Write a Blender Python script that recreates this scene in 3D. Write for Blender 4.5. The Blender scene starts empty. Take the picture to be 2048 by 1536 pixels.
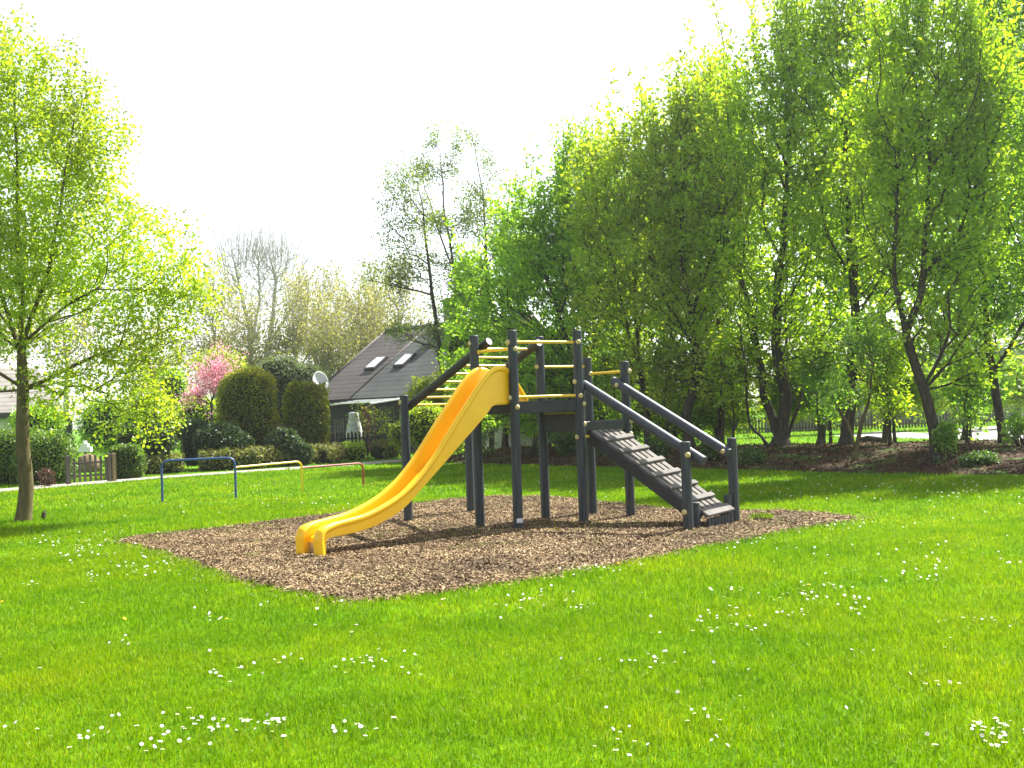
import bpy, math
import numpy as np
from mathutils import Vector

sc = bpy.context.scene
COL = sc.collection
PI = math.pi
R = math.radians

# ------------------------------------------------------------------ camera model
F = 2150.0; PITCH = R(1.39); ROLL = R(2.1); EYE = 1.55
_f = np.array([0, math.cos(PITCH), math.sin(PITCH)])
_u0 = np.array([0, -math.sin(PITCH), math.cos(PITCH)])
_r0 = np.array([1.0, 0, 0])
_r = _r0 * math.cos(ROLL) - _u0 * math.sin(ROLL)
_u = _u0 * math.cos(ROLL) + _r0 * math.sin(ROLL)
CAM = np.array([0, 0, EYE])

def ray(x, y): return _f + _r * (x - 1024) / F - _u * (y - 768) / F
def gp(x, y, z=0.0):
    d = ray(x, y); return CAM + d * ((z - EYE) / d[2])
def at(x, y, Y):
    d = ray(x, y); return CAM + d * (Y / d[1])

HAZE = .0004
# ------------------------------------------------------------------ object helpers
def tag(o, label=None, cat=None, group=None, kind=None):
    if label: o['label'] = label
    if cat: o['category'] = cat
    if group: o['group'] = group
    if kind: o['kind'] = kind
    return o

def empty(name, loc, label, cat, group=None):
    o = bpy.data.objects.new(name, None); COL.objects.link(o)
    o.location = [float(c) for c in loc]; o.empty_display_size = .2
    return tag(o, label, cat, group)

def abs_loc(o):
    v = np.zeros(3)
    while o is not None:
        v += np.array(o.location); o = o.parent
    return v

def link_mesh(name, verts, faces, mat, parent=None, smooth=False, mats_idx=None, origin=None):
    """verts Nx3 in world coordinates; faces list or (M,k) array"""
    v = np.asarray(verts, dtype=np.float32).reshape(-1, 3).copy()
    off = abs_loc(parent) if parent is not None else (np.zeros(3) if origin is None else np.asarray(origin, float))
    v -= off.astype(np.float32)
    me = bpy.data.meshes.new(name)
    if isinstance(faces, np.ndarray):
        M, k = faces.shape
        me.vertices.add(len(v)); me.vertices.foreach_set('co', v.ravel())
        me.loops.add(M * k); me.loops.foreach_set('vertex_index', faces.astype(np.int32).ravel())
        me.polygons.add(M)
        me.polygons.foreach_set('loop_start', np.arange(0, M * k, k, dtype=np.int32))
        me.update(calc_edges=True)
        nf = M
    else:
        me.from_pydata(v.tolist(), [], faces); me.update(); nf = len(faces)
    for m in (mat if isinstance(mat, (list, tuple)) else [mat]): me.materials.append(m)
    if mats_idx is not None: me.polygons.foreach_set('material_index', np.asarray(mats_idx, dtype=np.int32))
    me.polygons.foreach_set('use_smooth', np.full(nf, bool(smooth)))
    o = bpy.data.objects.new(name, me); COL.objects.link(o)
    if parent is not None: o.parent = parent
    elif origin is not None: o.location = [float(c) for c in origin]
    return o

class MB:
    def __init__(s): s.v = []; s.f = []; s.n = 0
    def add(s, verts, faces):
        k = s.n; s.v.extend([tuple(map(float, p)) for p in verts]); s.n += len(verts)
        s.f.extend([tuple(i + k for i in f) for f in faces]); return s
    def tube(s, pts, rad, n=10, cap=True, bevel=0.0):
        pts = [np.array(p, float) for p in pts]
        rad = list(rad) if hasattr(rad, '__len__') else [rad] * len(pts)
        if bevel > 0:
            d0 = pts[1] - pts[0]; d0 /= np.linalg.norm(d0); d1 = pts[-1] - pts[-2]; d1 /= np.linalg.norm(d1)
            a, b = pts[0], pts[-1]
            pts = [a, a + d0 * bevel] + pts[1:-1] + [b - d1 * bevel, b]
            rad = [rad[0] - bevel, rad[0]] + rad[1:-1] + [rad[-1], rad[-1] - bevel]
        P = np.array(pts); T = np.gradient(P, axis=0); T /= np.linalg.norm(T, axis=1)[:, None] + 1e-9
        m = np.abs(T).mean(0); ref = np.zeros(3); ref[int(np.argmin(m))] = 1
        A = np.cross(T, ref); A /= np.linalg.norm(A, axis=1)[:, None]; B = np.cross(T, A)
        th = np.linspace(0, 2 * PI, n, endpoint=False)
        ring = P[:, None, :] + np.array(rad)[:, None, None] * (A[:, None, :] * np.cos(th)[None, :, None] + B[:, None, :] * np.sin(th)[None, :, None])
        L = len(P); fs = []
        for i in range(L - 1):
            for j in range(n):
                a = i * n + j; b = i * n + (j + 1) % n
                fs.append((a, b, b + n, a + n))
        if cap:
            fs.append(tuple(range(n - 1, -1, -1))); fs.append(tuple((L - 1) * n + j for j in range(n)))
        return s.add(ring.reshape(-1, 3), fs)
    def box(s, c, ax, ay, az, hx, hy, hz, bev=0.0):
        c = np.array(c, float); ax, ay, az = [np.array(q, float) for q in (ax, ay, az)]
        if bev <= 0:
            vs = [c + ax * hx * i + ay * hy * j + az * hz * k for k in (-1, 1) for j in (-1, 1) for i in (-1, 1)]
            return s.add(vs, [(0, 2, 3, 1), (4, 5, 7, 6), (0, 1, 5, 4), (2, 6, 7, 3), (0, 4, 6, 2), (1, 3, 7, 5)])
        h = [(-hx, -hy), (hx, -hy), (hx, hy), (-hx, hy)]; vs = []
        for z, ins in ((-hz, bev), (-hz + bev, 0), (hz - bev, 0), (hz, bev)):
            for x, y in h:
                vs.append(c + ax * (x - math.copysign(ins, x)) + ay * (y - math.copysign(ins, y)) + az * z)
        fs = [(3, 2, 1, 0), (12, 13, 14, 15)]
        for i in range(3):
            for j in range(4):
                a = i * 4 + j; b = i * 4 + (j + 1) % 4; fs.append((a, b, b + 4, a + 4))
        return s.add(vs, fs)
    def beam(s, p, q, w, h, up=(0, 0, 1), bev=0.006):
        p = np.array(p, float); q = np.array(q, float); d = q - p; L = np.linalg.norm(d); d /= L
        up = np.array(up, float); up = up - d * (up @ d); up /= np.linalg.norm(up); sd = np.cross(up, d)
        return s.box((p + q) / 2, d, sd, up, L / 2, w / 2, h / 2, bev)
    def poly(s, pts): return s.add(pts, [tuple(range(len(pts)))])
    def slab(s, pts, nrm, t):
        nrm = np.array(nrm, float); n = len(pts); a = [np.array(p, float) for p in pts]; b = [p - nrm * t for p in a]
        fs = [tuple(range(n)), tuple(range(2 * n - 1, n - 1, -1))] + [(i, n + i, n + (i + 1) % n, (i + 1) % n) for i in range(n)]
        return s.add(a + b, fs)
    def dome(s, c, d, r, n=10, emb=.03):
        d = np.array(d, float); d /= np.linalg.norm(d); c = np.array(c, float)
        ps = [c - d * emb, c, c + d * r * .45, c + d * r * .75, c + d * r * .82]
        return s.tube(ps, [r * .9, r, r * .85, r * .45, r * .08], n)
    def build(s, name, mat, parent=None, smooth=False, origin=None):
        o = link_mesh(name, s.v, s.f, mat, parent, smooth, origin=origin)
        if smooth == 'auto':
            me = o.data; me.update()
            me.set_sharp_from_angle(angle=R(40))
        return o

# ------------------------------------------------------------------ materials
def newmat(name):
    m = bpy.data.materials.new(name); m.use_nodes = True
    nt = m.node_tree; nt.nodes.clear()
    out = nt.nodes.new('ShaderNodeOutputMaterial')
    return m, nt, out

def ramp(nt, fac, stops):
    r = nt.nodes.new('ShaderNodeValToRGB'); e = r.color_ramp.elements
    while len(e) < len(stops): e.new(.5)
    for i, (p, c) in enumerate(stops):
        e[i].position = p; e[i].color = (*c, 1)
    nt.links.new(fac, r.inputs[0]); return r.outputs[0]

def noise(nt, scale, detail=4, rough=.6, vec=None, stretch=None):
    t = nt.nodes.new('ShaderNodeTexNoise'); t.inputs['Scale'].default_value = scale
    t.inputs['Detail'].default_value = detail; t.inputs['Roughness'].default_value = rough
    tc = nt.nodes.new('ShaderNodeTexCoord'); src = tc.outputs['Object']
    if stretch:
        mp = nt.nodes.new('ShaderNodeMapping'); mp.inputs['Scale'].default_value = stretch
        nt.links.new(src, mp.inputs[0]); src = mp.outputs[0]
    nt.links.new(src, t.inputs['Vector']); return t.outputs[0]

def mix(nt, fac, a, b, mode='MIX'):
    m = nt.nodes.new('ShaderNodeMix'); m.data_type = 'RGBA'; m.blend_type = mode
    for sock, v in ((m.inputs[0], fac), (m.inputs[6], a), (m.inputs[7], b)):
        if isinstance(v, (int, float)): sock.default_value = v
        elif isinstance(v, tuple): sock.default_value = (*v, 1)
        else: nt.links.new(v, sock)
    return m.outputs[2]

def surf(name, stops, scale=6, rough=.7, bump=.2, bscale=None, stretch=None, spec=.4, extra=None, metal=0.0, bdist=.01):
    m, nt, out = newmat(name)
    p = nt.nodes.new('ShaderNodeBsdfPrincipled'); nt.links.new(p.outputs[0], out.inputs[0])
    c = ramp(nt, noise(nt, scale, 5, .6, stretch=stretch), stops)
    if extra: c = extra(nt, c)
    nt.links.new(c, p.inputs['Base Color'])
    p.inputs['Roughness'].default_value = rough; p.inputs['Specular IOR Level'].default_value = spec
    p.inputs['Metallic'].default_value = metal
    if bump:
        b = nt.nodes.new('ShaderNodeBump'); b.inputs['Strength'].default_value = bump; b.inputs['Distance'].default_value = bdist
        nt.links.new(noise(nt, bscale or scale * 4, 4, .6, stretch=stretch), b.inputs['Height'])
        nt.links.new(b.outputs[0], p.inputs['Normal'])
    return m

def leafmat(name, cols, trans=.5, gloss=.05, tint=(1.22, 1.17, .55), patch=.25, pscale=.6, rough=.45):
    """per-leaf colour (random per island), translucent so that backlit leaves glow"""
    m, nt, out = newmat(name)
    g = nt.nodes.new('ShaderNodeNewGeometry')
    c = ramp(nt, g.outputs['Random Per Island'], [(i / (len(cols) - 1), k) for i, k in enumerate(cols)])
    n = ramp(nt, noise(nt, pscale, 3, .5), [(.35, (1 - patch,) * 3), (.65, (1 + patch,) * 3)])
    c = mix(nt, 1.0, c, n, 'MULTIPLY')
    d = nt.nodes.new('ShaderNodeBsdfDiffuse'); t = nt.nodes.new('ShaderNodeBsdfTranslucent')
    nt.links.new(c, d.inputs[0]); nt.links.new(mix(nt, 1.0, c, tint, 'MULTIPLY'), t.inputs[0])
    a = nt.nodes.new('ShaderNodeMixShader'); a.inputs[0].default_value = trans
    nt.links.new(d.outputs[0], a.inputs[1]); nt.links.new(t.outputs[0], a.inputs[2])
    gl = nt.nodes.new('ShaderNodeBsdfGlossy'); gl.inputs['Roughness'].default_value = rough
    b = nt.nodes.new('ShaderNodeMixShader'); b.inputs[0].default_value = gloss
    nt.links.new(a.outputs[0], b.inputs[1]); nt.links.new(gl.outputs[0], b.inputs[2])
    nt.links.new(b.outputs[0], out.inputs[0]); return m

def speckle(cols, lo, hi, scale):
    def fn(nt, c):
        n = noise(nt, scale, 6, .7)
        k = ramp(nt, n, [(lo, (0, 0, 0)), (hi, (1, 1, 1))])
        return mix(nt, k, c, cols)
    return fn

M = {}
def low_algae(nt, c):   # greenish algae that grows on the lower part of each post
    tc = nt.nodes.new('ShaderNodeTexCoord'); sp = nt.nodes.new('ShaderNodeSeparateXYZ'); nt.links.new(tc.outputs['Object'], sp.inputs[0])
    k = ramp(nt, sp.outputs[2], [(0.0, (1, 1, 1)), (.55, (0, 0, 0))])
    k2 = ramp(nt, noise(nt, 9, 4, .6), [(.4, (0, 0, 0)), (.7, (1, 1, 1))])
    return mix(nt, mix(nt, 1.0, k, k2, 'MULTIPLY'), c, (.055, .058, .026))
M['post'] = surf('dark_stained_wood', [(.34, (.009, .014, .021)), (.5, (.022, .031, .041)), (.68, (.045, .054, .062))], 5, .55, .35, 30, (6, 6, .35), .45, low_algae)
M['rail'] = surf('dark_stained_rail', [(.3, (.022, .029, .042)), (.7, (.038, .048, .066))], 7, .48, .2, 25, None, .5)
M['log'] = surf('brown_dark_log', [(.3, (.018, .019, .016)), (.7, (.036, .036, .030))], 7, .6, .3, 25, None, .4)
M['endgrain'] = surf('pale_log_end', [(.3, (.42, .42, .42)), (.7, (.60, .60, .60))], 14, .6, .1)
M['beam'] = surf('dark_beam', [(.3, (.016, .018, .022)), (.7, (.034, .036, .040))], 6, .6, .3, 30)
M['deck'] = surf('grey_deck_boards', [(.3, (.11, .103, .094)), (.7, (.20, .185, .16))], 9, .8, .35, 40, None, .12)
M['cleat'] = surf('grey_cleat', [(.3, (.11, .103, .096)), (.7, (.19, .176, .16))], 9, .8, .3, 40, None, .12)
M['yellow'] = surf('yellow_painted_steel', [(.3, (.66, .42, .012)), (.7, (.78, .54, .03))], 12, .35, .05, spec=.5, extra=speckle((.35, .22, .05), .68, .75, 30))
M['cap'] = surf('cream_bolt_cap', [(.3, (.42, .34, .13)), (.7, (.56, .47, .22))], 30, .5, 0)
M['slide'] = surf('yellow_slide_plastic', [(.3, (.81, .46, .003)), (.7, (.87, .53, .005))], 2.5, .38, .02, 40, spec=.45)
M['steel'] = surf('bare_steel', [(.3, (.35, .33, .32)), (.7, (.5, .48, .46))], 8, .35, .05, metal=.7)
M['plate'] = surf('pale_metal_tag', [(.3, (.55, .56, .58)), (.7, (.7, .7, .72))], 30, .5, 0)
M['blue'] = surf('blue_paint', [(.3, (.028, .06, .19)), (.7, (.045, .09, .26))], 9, .4, .05, extra=speckle((.16, .14, .12), .66, .74, 22))
M['redp'] = surf('red_paint', [(.3, (.26, .022, .022)), (.7, (.36, .04, .035))], 9, .45, .05, extra=speckle((.3, .14, .11), .62, .72, 22))
M['bark'] = surf('dark_bark', [(.3, (.030, .026, .020)), (.7, (.085, .075, .055))], 8, .9, .9, 30, (3, 3, .6), .1, bdist=.02)
M['bark_lit'] = surf('sunlit_bark', [(.3, (.060, .050, .024)), (.7, (.15, .125, .06))], 7, .9, .8, 34, (3, 3, .5), .1, bdist=.012)  # lighter copy of the bark, sunlight put into the colour
M['bark_pale'] = surf('haze_paled_bark', [(.3, (.26, .25, .22)), (.7, (.42, .40, .36))], 5, .9, .3, 20, None, .1)  # pale tone puts the distance haze into the bark colour
M['lawn_soil'] = surf('lawn_ground', [(.3, (.05, .13, .003)), (.7, (.09, .20, .004))], .8, .95, .6, 60, None, .05)
M['bark_soil'] = surf('bark_mulch', [(.30, (.055, .035, .020)), (.52, (.13, .085, .050)), (.7, (.23, .16, .095))], 26, .95, 1.0, 55, None, .05, bdist=.03)
M['litter_soil'] = surf('leaf_litter_soil', [(.35, (.022, .015, .010)), (.7, (.07, .044, .025))], 6, .95, .8, 30, None, .05, extra=speckle((.05, .085, .02), .52, .62, 1.3))
M['path'] = surf('pale_path', [(.3, (.22, .205, .18)), (.7, (.32, .30, .265))], 10, .9, .3, 60, None, .1)
M['gravel'] = surf('grey_gravel', [(.3, (.16, .155, .15)), (.7, (.36, .355, .34))], 9, .9, .6, 20, None, .1)

def grassmat():
    m, nt, out = newmat('grass_blade')
    g = nt.nodes.new('ShaderNodeNewGeometry')
    c = ramp(nt, g.outputs['Random Per Island'], [(0, (.082, .168, .001)), (.45, (.142, .262, .001)), (.85, (.200, .326, .002)), (1, (.33, .38, .05))])
    n = ramp(nt, noise(nt, .55, 4, .6), [(.30, (.58, .76, .9)), (.5, (1, 1, 1)), (.70, (1.50, 1.16, 1.0))])
    n2 = ramp(nt, noise(nt, 5, 3, .6), [(.30, (.78, .83, .8)), (.68, (1.17, 1.13, 1.15))])
    c = mix(nt, 1.0, mix(nt, 1.0, c, n, 'MULTIPLY'), n2, 'MULTIPLY')
    d = nt.nodes.new('ShaderNodeBsdfDiffuse'); t = nt.nodes.new('ShaderNodeBsdfTranslucent')
    nt.links.new(c, d.inputs[0]); nt.links.new(mix(nt, 1.0, c, (1.1, 1.15, .4), 'MULTIPLY'), t.inputs[0])
    a = nt.nodes.new('ShaderNodeMixShader'); a.inputs[0].default_value = .5
    nt.links.new(d.outputs[0], a.inputs[1]); nt.links.new(t.outputs[0], a.inputs[2])
    gl = nt.nodes.new('ShaderNodeBsdfGlossy'); gl.inputs['Roughness'].default_value = .42
    b = nt.nodes.new('ShaderNodeMixShader'); b.inputs[0].default_value = .012
    nt.links.new(a.outputs[0], b.inputs[1]); nt.links.new(gl.outputs[0], b.inputs[2])
    nt.links.new(b.outputs[0], out.inputs[0]); return m
M['grass'] = grassmat()

def chipmat(name, cols):
    m, nt, out = newmat(name)
    g = nt.nodes.new('ShaderNodeNewGeometry')
    c = ramp(nt, g.outputs['Random Per Island'], [(i / (len(cols) - 1), k) for i, k in enumerate(cols)])
    c = mix(nt, 1.0, c, ramp(nt, noise(nt, .8, 5, .65), [(.33, (.50, .46, .43)), (.60, (1.18, 1.14, 1.08))]), 'MULTIPLY')
    p = nt.nodes.new('ShaderNodeBsdfPrincipled'); p.inputs['Roughness'].default_value = .8; p.inputs['Specular IOR Level'].default_value = .2
    nt.links.new(c, p.inputs['Base Color']); nt.links.new(p.outputs[0], out.inputs[0]); return m
M['chips'] = chipmat('wood_chip', [(.060, .038, .020), (.12, .078, .040), (.185, .128, .068), (.28, .21, .115), (.50, .40, .245)])
M['litter'] = chipmat('dead_leaf', [(.03, .018, .009), (.075, .042, .02), (.13, .075, .034), (.21, .14, .07)])

M['leaf_lime'] = leafmat('lime_spring_leaf', [(0.27, 0.395, 0.02), (0.37, 0.5, 0.028), (0.46, 0.58, 0.045)], 0.68, .04)
M['leaf_green'] = leafmat('green_maple_leaf', [(0.16, 0.33, 0.02), (0.24, 0.43, 0.026), (0.33, 0.52, 0.034)], 0.66, .04)
M['leaf_olive'] = leafmat('olive_maple_leaf', [(0.21, 0.36, 0.018), (0.3, 0.45, 0.022), (0.38, 0.42, 0.035), (0.31, 0.5, 0.026)], 0.66, .04)
M['leaf_yel'] = leafmat('yellow_green_leaf', [(0.21, 0.37, 0.014), (0.31, 0.48, 0.018), (0.41, 0.55, 0.024)], 0.66, .04)
M['leaf_blue'] = leafmat('cool_green_leaf', [(0.15, 0.32, 0.035), (0.22, 0.42, 0.05), (0.3, 0.5, 0.055)], 0.66, .05)
M['leaf_alder'] = leafmat('grey_green_leaf', [(0.1, 0.165, 0.035), (0.16, 0.235, 0.045), (0.22, 0.3, 0.055)], 0.55, .05)
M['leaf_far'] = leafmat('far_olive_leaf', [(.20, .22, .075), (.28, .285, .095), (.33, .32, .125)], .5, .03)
M['leaf_con'] = leafmat('conifer_spray', [(0.1, 0.145, 0.012), (0.18, 0.22, 0.015), (0.36, 0.36, 0.02)], 0.58, .03, pscale=1.6)
M['leaf_privet'] = leafmat('privet_leaf', [(.06, .13, .015), (.10, .19, .02), (.16, .26, .03)], .5, .05)
M['leaf_dark'] = leafmat('dark_evergreen_leaf', [(0.028, 0.06, 0.022), (0.05, 0.1, 0.028), (0.08, 0.14, 0.036)], 0.35, .05, rough=.4)
M['leaf_pine'] = leafmat('blue_green_needle', [(.085, .125, .07), (.12, .165, .09), (.15, .20, .11)], .45, .04)
M['leaf_hedge'] = leafmat('brownish_hedge_leaf', [(0.14, 0.1, 0.035), (0.19, 0.18, 0.04), (0.17, 0.235, 0.04), (0.25, 0.3, 0.05)], 0.45, .05, pscale=1.0)
M['leaf_shrub'] = leafmat('bright_shrub_leaf', [(0.168, 0.2565, 0.012), (0.28, 0.3645, 0.016), (0.392, 0.4455, 0.02)], 0.62, .05)
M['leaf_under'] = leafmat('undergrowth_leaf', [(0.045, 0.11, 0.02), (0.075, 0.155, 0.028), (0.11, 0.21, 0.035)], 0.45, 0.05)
M['blossom'] = leafmat('pink_blossom', [(0.62, 0.26, 0.34), (0.74, 0.38, 0.46), (0.82, 0.52, 0.58)], 0.5, .02, tint=(1.05, .95, 1.0))
M['redleaf'] = leafmat('red_leaf', [(.07, .015, .018), (.12, .028, .028), (.05, .045, .018)], .4, .05)
M['core'] = surf('foliage_shade', [(.3, (.012, .018, .006)), (.7, (.03, .04, .012))], 9, .95, .5, 20, None, .05)  # near-black fill: the shade between leaves is put into its colour
M['petal'] = surf('daisy_petal', [(.3, (.68, .68, .68)), (.7, (.76, .76, .76))], 4, .7, 0)
M['yolk'] = surf('daisy_centre', [(.3, (.75, .48, .02)), (.7, (.85, .58, .03))], 4, .7, 0)
M['stem'] = surf('flower_stem', [(.3, (.10, .2, .03)), (.7, (.14, .25, .04))], 4, .7, 0)

# ------------------------------------------------------------------ numpy utilities
def inpoly(px, py, poly):
    poly = np.asarray(poly)[:, :2]; ins = np.zeros(len(px), bool); j = len(poly) - 1
    for i in range(len(poly)):
        xi, yi = poly[i]; xj, yj = poly[j]
        c = ((yi > py) != (yj > py)) & (px < (xj - xi) * (py - yi) / (yj - yi + 1e-12) + xi)
        ins ^= c; j = i
    return ins

def wavy(p, seed, s=1.0):
    rs = np.random.RandomState(seed); p = np.atleast_2d(p); o = np.zeros(len(p))
    for k in range(7):
        d = rs.normal(size=p.shape[1]); d /= np.linalg.norm(d)
        o += np.sin((p @ d) * s * (0.7 + .55 * k) + rs.uniform(0, 6.28)) / (1 + .35 * k)
    return o / 3.2

def leaf_arrays(P, rs, size, wid=.62, up=.35, hexa=False, axis=None, fold=.25):
    """leaf faces: diamond (2 triangles folded on the midrib) or six-sided (2 quads)"""
    n = len(P)
    nrm = rs.normal(size=(n, 3)); nrm[:, 2] += up * 2; nrm /= np.linalg.norm(nrm, axis=1)[:, None]
    a = rs.normal(size=(n, 3)); a[:, 2] -= .35
    if axis is not None: a = a * .6 + axis
    a -= nrm * (a * nrm).sum(1)[:, None]; a /= np.linalg.norm(a, axis=1)[:, None] + 1e-9
    b = np.cross(nrm, a)
    L = (size * rs.uniform(.65, 1.25, n))[:, None]; W = L * wid * .5
    lift = nrm * L * fold * rs.uniform(.3, 1.2, n)[:, None]
    if not hexa:
        v = np.stack([P, P + a * L * .5 + b * W + lift * .5, P + a * L, P + a * L * .5 - b * W + lift * .5], 1).reshape(-1, 3)
        i = np.arange(n)[:, None] * 4
        return v, np.concatenate([i + [0, 2, 1], i + [0, 3, 2]], 0)
    v = np.stack([P, P + a * L * .22 + b * W * .95 + lift * .4, P + a * L * .66 + b * W * .8 + lift * .4, P + a * L,
                  P + a * L * .66 - b * W * .8 + lift * .4, P + a * L * .22 - b * W * .95 + lift * .4], 1).reshape(-1, 3)
    i = np.arange(n)[:, None] * 6
    return v, np.concatenate([i + [0, 3, 2, 1], i + [0, 5, 4, 3]], 0)

class Ell:
    def __init__(s, px, py, Y, rx, ry, rd=None, w=1.0):
        s.c = at(px, py, Y); k = Y / F
        s.r = np.array([rx * k, (rd if rd else rx * k * .72), ry * k]); s.w = w

def sample_ells(ells, n, rs, seed, thr=-.35, s=1.5, shell=.45):
    vol = np.array([np.prod(e.r) * e.w for e in ells]); vol /= vol.sum(); out = []
    for e, v in zip(ells, vol):
        m = max(4, int(n * v)); got = np.zeros((0, 3))
        while len(got) < m:
            d = rs.normal(size=(m * 3, 3)); d /= np.linalg.norm(d, axis=1)[:, None]
            rad = rs.uniform(0, 1, m * 3) ** shell
            p = e.c + d * rad[:, None] * e.r
            lim = 1 - .24 * (wavy(d * 2.2, seed + 5, 1.6) + .3)       # uneven outline
            p = p[(rad < lim) & (wavy(p, seed + 9, s) > thr)]
            got = np.vstack([got, p])
        out.append(got[:m])
    return np.vstack(out)

def skeleton(stems, attr, rs, bf=.35, down=1.2, maxe=9e9):
    pos = []; par = []; pl = []; istrunk = []
    for st in stems:
        st = [np.array(p, float) for p in st]
        for i, p in enumerate(st):
            if i == 0 and pos:
                d = [np.linalg.norm(p - q) for q in pos]; k = int(np.argmin(d))
                if d[k] < .02: last = k; continue
                pos.append(p); par.append(k); pl.append(pl[k] + d[k]); istrunk.append(True); last = len(pos) - 1; continue
            k = -1 if not pos else last
            pos.append(p); par.append(k); pl.append(0 if k < 0 else pl[k] + np.linalg.norm(p - pos[k])); istrunk.append(True); last = len(pos) - 1
    nt_ = len(pos); N = nt_ + len(attr)
    P = np.zeros((N, 3)); P[:nt_] = pos; L = np.zeros(N); L[:nt_] = pl; par = par + [0] * len(attr)
    T = P[:nt_]
    # start attaching above the lowest third of the first stem
    lowz = T[0, 2] + .22 * (T[:, 2].max() - T[0, 2])
    pen = np.zeros(N); pen[:nt_] = np.where(T[:, 2] < lowz, 2.5, 0)
    dist = np.array([np.min(np.linalg.norm(T - a, axis=1)) for a in attr])
    for n, k in enumerate(np.argsort(dist)):
        a = attr[k]; m = nt_ + n
        d = P[:m] - a; D = np.sqrt((d * d).sum(1))
        cost = D * (1 + .0 * D) + bf * L[:m] + down * np.clip(d[:, 2] + .1 * D, 0, None) + pen[:m]
        j = int(np.argmin(cost)); P[m] = a; par[m] = j; L[m] = L[j] + D[j]
    return P, np.array(par), nt_

def branch_mesh(P, par, nt_, r0, rtip, sides=6):
    N = len(P); cnt = np.ones(N)
    for i in range(N - 1, 0, -1):
        if par[i] >= 0: cnt[par[i]] += cnt[i]
    p = math.log(cnt[0]) / math.log(r0 / rtip)
    rad = rtip * cnt ** (1 / p)
    hh = np.clip((P[:, 2] - P[0, 2]) / (P[:, 2].max() - P[0, 2]), 0, 1)
    rad = np.maximum(rtip * .8, rad * np.interp(hh, [0, .12, .45, 1], [1, .9, .55, .32]))
    ch = [[] for _ in range(N)]
    for i in range(N):
        if par[i] >= 0: ch[par[i]].append(i)
    V = []; Fc = []; base = 0; stack = [(0, None)]
    while stack:
        i, pr = stack.pop()
        pts = []; rr = []
        if pr is not None: pts.append(P[pr]); rr.append(min(rad[pr], rad[i] * 1.25))
        while True:
            pts.append(P[i]); rr.append(rad[i])
            if not ch[i]: break
            c = sorted(ch[i], key=lambda q: -cnt[q]); stack.extend((q, i) for q in c[1:]); i = c[0]
        if len(pts) < 2: continue
        A = np.array(pts); rr = np.array(rr)
        # Catmull-Rom: one extra point per edge
        E = np.vstack([2 * A[0] - A[1], A, 2 * A[-1] - A[-2]])
        mid = (-E[:-3] + 9 * E[1:-2] + 9 * E[2:-1] - E[3:]) / 16
        B = np.empty((2 * len(A) - 1, 3)); B[0::2] = A; B[1::2] = mid
        rb = np.empty(len(B)); rb[0::2] = rr; rb[1::2] = (rr[:-1] + rr[1:]) / 2
        n = 10 if rb[0] > .06 else (sides if rb[0] > .02 else 4 if rb[0] > .009 else 3)
        T = np.gradient(B, axis=0); T /= np.linalg.norm(T, axis=1)[:, None] + 1e-9
        ref = np.zeros(3); ref[int(np.argmin(np.abs(T).mean(0)))] = 1
        X = np.cross(T, ref); X /= np.linalg.norm(X, axis=1)[:, None] + 1e-9; Y = np.cross(T, X)
        th = np.linspace(0, 2 * PI, n, endpoint=False)
        ring = B[:, None] + rb[:, None, None] * (X[:, None] * np.cos(th)[None, :, None] + Y[:, None] * np.sin(th)[None, :, None])
        V.append(ring.reshape(-1, 3)); L = len(B)
        ii = (np.arange(L - 1)[:, None] * n + np.arange(n)[None]).ravel(); jj = (np.arange(L - 1)[:, None] * n + (np.arange(n)[None] + 1) % n).ravel()
        Fc.append(np.stack([ii, jj, jj + n, ii + n], 1) + base); base += L * n
    return np.vstack(V), np.vstack(Fc), rad

def twig_leaves(P, par, idx, rs, per, reach, jit, upb=.25):
    k = np.repeat(idx, per); d = P[k] - P[par[k]]; d /= np.linalg.norm(d, axis=1)[:, None] + 1e-9
    d = d + rs.normal(size=d.shape) * .55; d[:, 2] += upb; d /= np.linalg.norm(d, axis=1)[:, None]
    t = rs.uniform(-.25, 1, len(k))[:, None] * reach
    return P[k] + d * t + rs.normal(size=d.shape) * jit, d

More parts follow.
